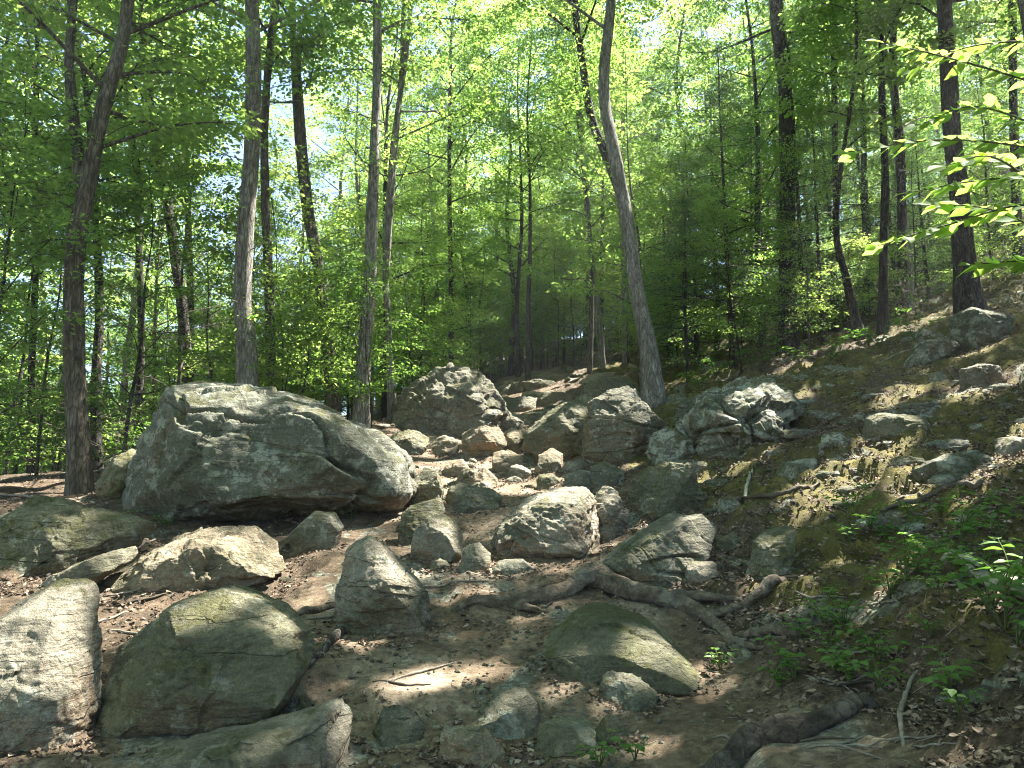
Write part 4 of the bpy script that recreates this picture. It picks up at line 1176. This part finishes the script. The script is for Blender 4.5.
scatter(TALL, 28, 30, 62, 2.0, .9, 1.25, 'slender leafy tree deep in the wood', 'tree', 'forest_tree', pxr=(370, 650))
scatter(SAPS, 34, 15, 36, .9, .8, 1.5, 'leafy young sapling with a thin stem in the undergrowth', 'sapling', 'sapling', pxr=(-60, 350))
scatter(TALL, 5, 26, 42, 1.6, 1.0, 1.3, 'slender leafy tree deep in the wood', 'tree', 'forest_tree', pxr=(540, 900))
# evergreens: right side and behind the dome-shaped boulder
hem = [((690, 19), .6), ((828, 19.5), .7), ((700, 22), .9), ((735, 20), .95), ((768, 23), 1.0), ((812, 21), .9), ((845, 24), 1.0), ((720, 26), 1.1), ((905, 24), .9), ((672, 27), .95), ((940, 22), .7), ((418, 25), .55), ((352, 25), .6), ((470, 31), .5), ((565, 36), .7), ((790, 28), 1.2), ((620, 38), .8), ((310, 27), .7), ((230, 27), .6), ((20, 20), .6), ((880, 27), 1.1)]
for i, ((px, Y), s) in enumerate(hem):
    x = (px - 512) / F_PX * Y
    z = zone_of(x, Y)
    put(HEML[i % 2], (x, Y, g1(x, Y) - .05), i * 1.3, s, 'hemlock_tree', f'dark feathery evergreen with drooping sprays {z}', 'tree', f'dark evergreens {z}')
print('wood placed', len(bpy.data.objects))


# ------------------------------------------------------------------ near sapling whose branches reach in from the right
def near_sapling():
    g = np.random.default_rng(31)
    Y = 2.7
    base = np.array([2.75, 2.75, 0]); base[2] = g1(base[0], base[1])
    root = link('sapling', None, None, base)
    tag(root, 'young broad-leaved sapling reaching in over the right edge with big bright leaves', 'sapling')
    G = Geo()
    trunk = np.array([[0, 0, -.1], [.03, 0, .8], [-.02, .02, 1.6], [.02, 0, 2.5]])
    G.tube(catmull(trunk, 20), np.linspace(.022, .008, 20), 8, .1, 3)
    link('stem', G.mesh('stem', M['twig']), root)
    twigs = [([(1130, 175), (1040, 150), (950, 143), (868, 156)], 2.65), ([(1130, 230), (1040, 205), (960, 225), (896, 246)], 2.7), ([(1130, 120), (1040, 85), (960, 62), (905, 50)], 2.9), ([(1130, 285), (1050, 262), (985, 264)], 2.6),
             ([(1120, 160), (1050, 130), (985, 110), (940, 128)], 2.8), ([(1130, 190), (1050, 178), (990, 182), (925, 195)], 2.75), ([(1130, 60), (1050, 45), (985, 50), (930, 75)], 3.0), ([(1120, 215), (1050, 190), (1000, 160), (960, 170)], 2.5), ([(1130, 250), (1060, 235), (1000, 210), (950, 205)], 2.85)]
    for pts, Yt in twigs:
        pts = [(px - 34 * i / (len(pts) - 1), py + 10 * i / (len(pts) - 1)) for i, (px, py) in enumerate(pts)]
        C = np.array([at_y(px, py, Yt) - base for px, py in pts])
        C[:, 1] += np.linspace(0, -.12, len(C))
        st = np.array([0, 0, C[0, 2] - .12])
        cc = catmull(np.vstack([st, C]), 40)
        Gb = Geo()
        Gb.tube(cc, np.linspace(.008, .0018, 40), 6, 0, 0)
        br = link('branch', Gb.mesh('branch', M['twig']), root)
        ii = np.linspace(12, 39, 44).astype(int)
        tan = unit(np.gradient(cc, axis=0))[ii]
        side = np.where(np.arange(len(ii)) % 2 == 0, 1.0, -1.0)[:, None]
        lat = unit(np.cross(tan, [0, 0, 1.0])) * side
        Dr = unit(tan * .75 + lat * .8 + np.array([0, 0, -.2]) + g.normal(size=tan.shape) * .2)
        Dr[-1] = tan[-1]
        Nn = unit(np.array([0, -.75, .75]) + g.normal(size=tan.shape) * .3)
        V, Q = full_leaf(cc[ii] + Dr * .006, Dr, Nn, g.uniform(.045, .085, len(ii)))
        link('foliage', mk_mesh('foliage', V, [Q], M['leaf_near']), br)


near_sapling()


# ------------------------------------------------------------------ seedlings and herbs on the right bank
def seedling_proto(seed, h, nst, nleaf, ls, mat='herb'):
    g = np.random.default_rng(seed)
    Gs = Geo()
    Ps, Ds, Ns, Ss = [], [], [], []
    for k in range(nst):
        a = g.uniform(0, 6.28)
        tip = np.array([math.cos(a) * h * g.uniform(.3, .9), math.sin(a) * h * g.uniform(.3, .9), h * g.uniform(.5, 1)])
        c = catmull([np.zeros(3), tip * np.array([.4, .4, .7]), tip], 10)
        Gs.tube(c, np.linspace(.0035, .0012, 10), 5, 0, 0, False)
        for j in range(nleaf):
            i = 3 + int(6.99 * j / max(nleaf - 1, 1)); i = min(i, 9)
            b = a + (1.2 if j % 2 else -1.2) + g.normal() * .4
            if j == nleaf - 1: b = a
            Ps.append(c[i]); Ds.append([math.cos(b), math.sin(b), .15 * g.normal()]); Ns.append([g.normal() * .3, g.normal() * .3, 1]); Ss.append(ls * g.uniform(.7, 1.25))
    V, Q = full_leaf(np.array(Ps), unit(np.array(Ds)), unit(np.array(Ns)), np.array(Ss))
    return Gs.mesh('stem', M['stem']), mk_mesh('foliage', V, [Q], M[mat])


HERB = [seedling_proto(s, h, n, l, z) for s, h, n, l, z in ((1, .16, 5, 5, .055), (2, .22, 7, 6, .05), (3, .12, 6, 4, .04), (4, .28, 6, 7, .06))]
spots = [(795, 683, 1), (835, 672, 0), (850, 690, 2), (780, 690, 2), (825, 625, 3), (845, 635, 1), (800, 640, 0), (870, 655, 2), (880, 668, 0), (905, 585, 1), (890, 600, 0), (925, 575, 3), (940, 600, 1), (870, 530, 1), (855, 520, 3), (885, 545, 2), (905, 540, 1),
         (920, 555, 0), (960, 560, 2), (1005, 630, 3), (990, 615, 3), (1015, 600, 3), (1018, 650, 1), (985, 585, 1), (850, 545, 0), (960, 720, 2), (950, 700, 0), (635, 762, 2), (600, 768, 0), (720, 670, 2), (880, 690, 0), (940, 520, 1), (965, 530, 2), (1000, 540, 3), (985, 510, 0),
         (350, 520, 2), (130, 520, 2), (165, 528, 0), (10, 545, 3), (5, 552, 1), (700, 392, 3), (690, 385, 1), (715, 380, 3), (840, 352, 3), (860, 345, 3), (880, 350, 3), (830, 362, 1), (915, 345, 3), (800, 365, 3), (770, 365, 1), (960, 545, 1), (910, 520, 2), (930, 640, 2), (830, 650, 2)]
special = {19: 'leafy seedling at the right edge below the pale birch pole', 27: 'tiny green seedling beside the dark rock at the bottom edge', 35: 'tiny green sprout by the egg-shaped stone'}
rs = np.random.default_rng(8)
for i, (px, py, k) in enumerate(spots):
    p = hit(px, py)
    far = p[1] > 11
    nm_ = 'seedling'
    r = link(nm_, None, None, (p[0], p[1], p[2] - .005))
    s = rs.uniform(1.0, 1.6) * (1.5 if far else 1.0)
    r.scale = (s, s, s); r.rotation_euler = (0, 0, rs.uniform(0, 6.28))
    where = 'on the slope at the foot of the evergreens' if far else ('on the near right bank' if px > 700 else 'between the rocks left of centre')
    if i in special: tag(r, special[i], 'seedling')
    else: tag(r, f'green leafy seedling {where}', 'seedling', f'green seedlings {where}')
    link('stem', HERB[k][0], r); link('foliage', HERB[k][1], r)

# ------------------------------------------------------------------ leaf litter
def litter(n, seed):
    g = np.random.default_rng(seed)
    y = 2.8 + 22 * g.random(n) ** 1.7
    x = (g.uniform(-60, 1090, n) - 512) / F_PX * y
    t = trail_mask(x, y)
    keep = (g.random(n) > t * .55) & ((t < .3) | (fbm(np.c_[x, y, 0 * x] * 1.9, 3, 91) > .08))
    keep &= (fbm(np.c_[x, y, 0 * x] * .8, 3, 66) > -.25 + .25 * g.normal(size=n) * .5)
    x, y = x[keep], y[keep]
    # a second, thicker layer over the right slope
    y2 = 5.5 + 16 * g.random(34000) ** 1.2
    x2 = (g.uniform(560, 1120, 34000) - 512) / F_PX * y2
    k2 = (trail_mask(x2, y2) < .4) & (fbm(np.c_[x2, y2, 0 * x2] * 1.1, 3, 71) > -.08)
    x, y = np.r_[x, x2[k2]], np.r_[y, y2[k2]]
    # leaves blown against the stones
    for bx, by, bw, bd in RB:
        m = int(np.clip(260 * bw, 16, 260))
        an = g.uniform(math.pi * .9, math.pi * 2.1, m)
        rr_ = 1.0 + np.abs(g.normal(size=m)) * .16
        x, y = np.r_[x, bx + np.cos(an) * bw * rr_], np.r_[y, by + np.sin(an) * bd * rr_]
    z = ground(x, y)
    n = len(x)
    P = np.c_[x, y, z + .012]
    a = g.uniform(0, 6.28, n)
    Dr = unit(np.c_[np.cos(a), np.sin(a), g.normal(size=n) * .25])
    Nn = unit(np.c_[g.normal(size=n) * .45, g.normal(size=n) * .45 - .2, np.ones(n)])
    V, Q = full_leaf(P, Dr, Nn, g.uniform(.016, .055, n) * np.where(g.random(n) < .12, 1.5, 1), .3)
    jig = g.normal(size=V.shape) * .004
    return mk_mesh('leaf_litter', V + jig, [Q], M['litter'], False)


tag(link('leaf_litter', litter(62000, 3)), 'dry brown fallen leaves covering the forest floor', 'leaf litter', kind='stuff')
# fine twig debris
Gt = Geo()
g = np.random.default_rng(12)
N = 3600
y = 2.8 + 14 * g.random(N) ** 1.6
x = (g.uniform(-60, 1090, N) - 512) / F_PX * y
a = g.uniform(0, 6.28, N); L = g.uniform(.02, .11, N)
for i in range(N):
    e = np.array([math.cos(a[i]) * L[i], math.sin(a[i]) * L[i]])
    P = np.c_[[x[i], x[i] + e[0] * .5 + g.normal() * .01, x[i] + e[0]], [y[i], y[i] + e[1] * .5 + g.normal() * .01, y[i] + e[1]]]
    zz = ground(P[:, 0], P[:, 1]) + .006
    Gt.tube(np.c_[P, zz], np.array([.0024, .002, .001]) * g.uniform(.6, 1.5), 4, 0, 0, False)
tag(link('twig_debris', Gt.mesh('twig_debris', M['stick'])), 'fine twig and bark debris strewn over the ground', 'debris', kind='stuff')

# ------------------------------------------------------------------ air
hm = bpy.data.materials.new('haze')
hm.use_nodes = True
hm.node_tree.nodes.clear()
ho = hm.node_tree.nodes.new('ShaderNodeOutputMaterial')
hv = hm.node_tree.nodes.new('ShaderNodeVolumePrincipled')
hv.inputs['Color'].default_value = (.88, .93, 1.0, 1)
hv.inputs['Density'].default_value = .0009
hv.inputs['Anisotropy'].default_value = .45
hm.node_tree.links.new(hv.outputs[0], ho.inputs['Volume'])
hx0, hx1, hy0, hy1 = gx[0] - 1, gx[-1] + 1, gy[0] - 1, gy[-1] + 1
hz0, hz1 = float(zs.min()) - 1, float(zs.max()) + 32
hvx = np.array([[x, y, z] for z in (hz0, hz1) for y in (hy0, hy1) for x in (hx0, hx1)])
tag(link('haze', mk_mesh('haze', hvx, [np.array([[0, 2, 3, 1], [4, 5, 7, 6], [0, 1, 5, 4], [2, 6, 7, 3], [0, 4, 6, 2], [1, 3, 7, 5]])], hm, False)), 'pale sunlit haze hanging between the trees', 'haze', kind='stuff')

# ------------------------------------------------------------------ light, sky, camera
w = bpy.data.worlds.new('World')
sc.world = w
w.use_nodes = True
nt = w.node_tree
bg = nt.nodes['Background']
sky = nt.nodes.new('ShaderNodeTexSky')
sky.sky_type = 'NISHITA'
sky.sun_disc = False
sky.sun_elevation = SUN_EL
sky.sun_rotation = SUN_AZ
nt.links.new(sky.outputs[0], bg.inputs[0])
bg.inputs[1].default_value = 0.05
sky.dust_density = .2
sky.ozone_density = 4.0
sd = bpy.data.lights.new('sun', 'SUN')
sd.energy = 5.0
sd.angle = R(.53)
sd.color = (1.0, .955, .88)
so = bpy.data.objects.new('sun', sd)
COL.objects.link(so)
so.rotation_euler = Vector(SUN).to_track_quat('Z', 'Y').to_euler()
so.location = (20, 10, 40)
cd = bpy.data.cameras.new('camera')
cd.sensor_width = 36
cd.lens = F_PX / 1024 * 36
cd.clip_end = 600
cd.clip_start = .05
co_ = bpy.data.objects.new('camera', cd)
COL.objects.link(co_)
co_.location = Vector(CAM)
co_.rotation_euler = (R(90) + PITCH, 0, 0)
sc.camera = co_
vs = sc.view_settings
vs.view_transform = 'Standard'
vs.look = 'None'
vs.exposure = 3.0
vs.gamma = 1
vs.use_curve_mapping = False
cy = sc.cycles
cy.max_bounces = 8
cy.diffuse_bounces = 6
cy.transmission_bounces = 6
cy.glossy_bounces = 2
cy.transparent_max_bounces = 4
cy.use_denoising = True
cy.denoiser = 'OPENIMAGEDENOISE'
cy.denoising_prefilter = 'NONE'
cy.pixel_filter_type = 'BLACKMAN_HARRIS'
cy.filter_width = 1.1
cy.sample_clamp_indirect = 6
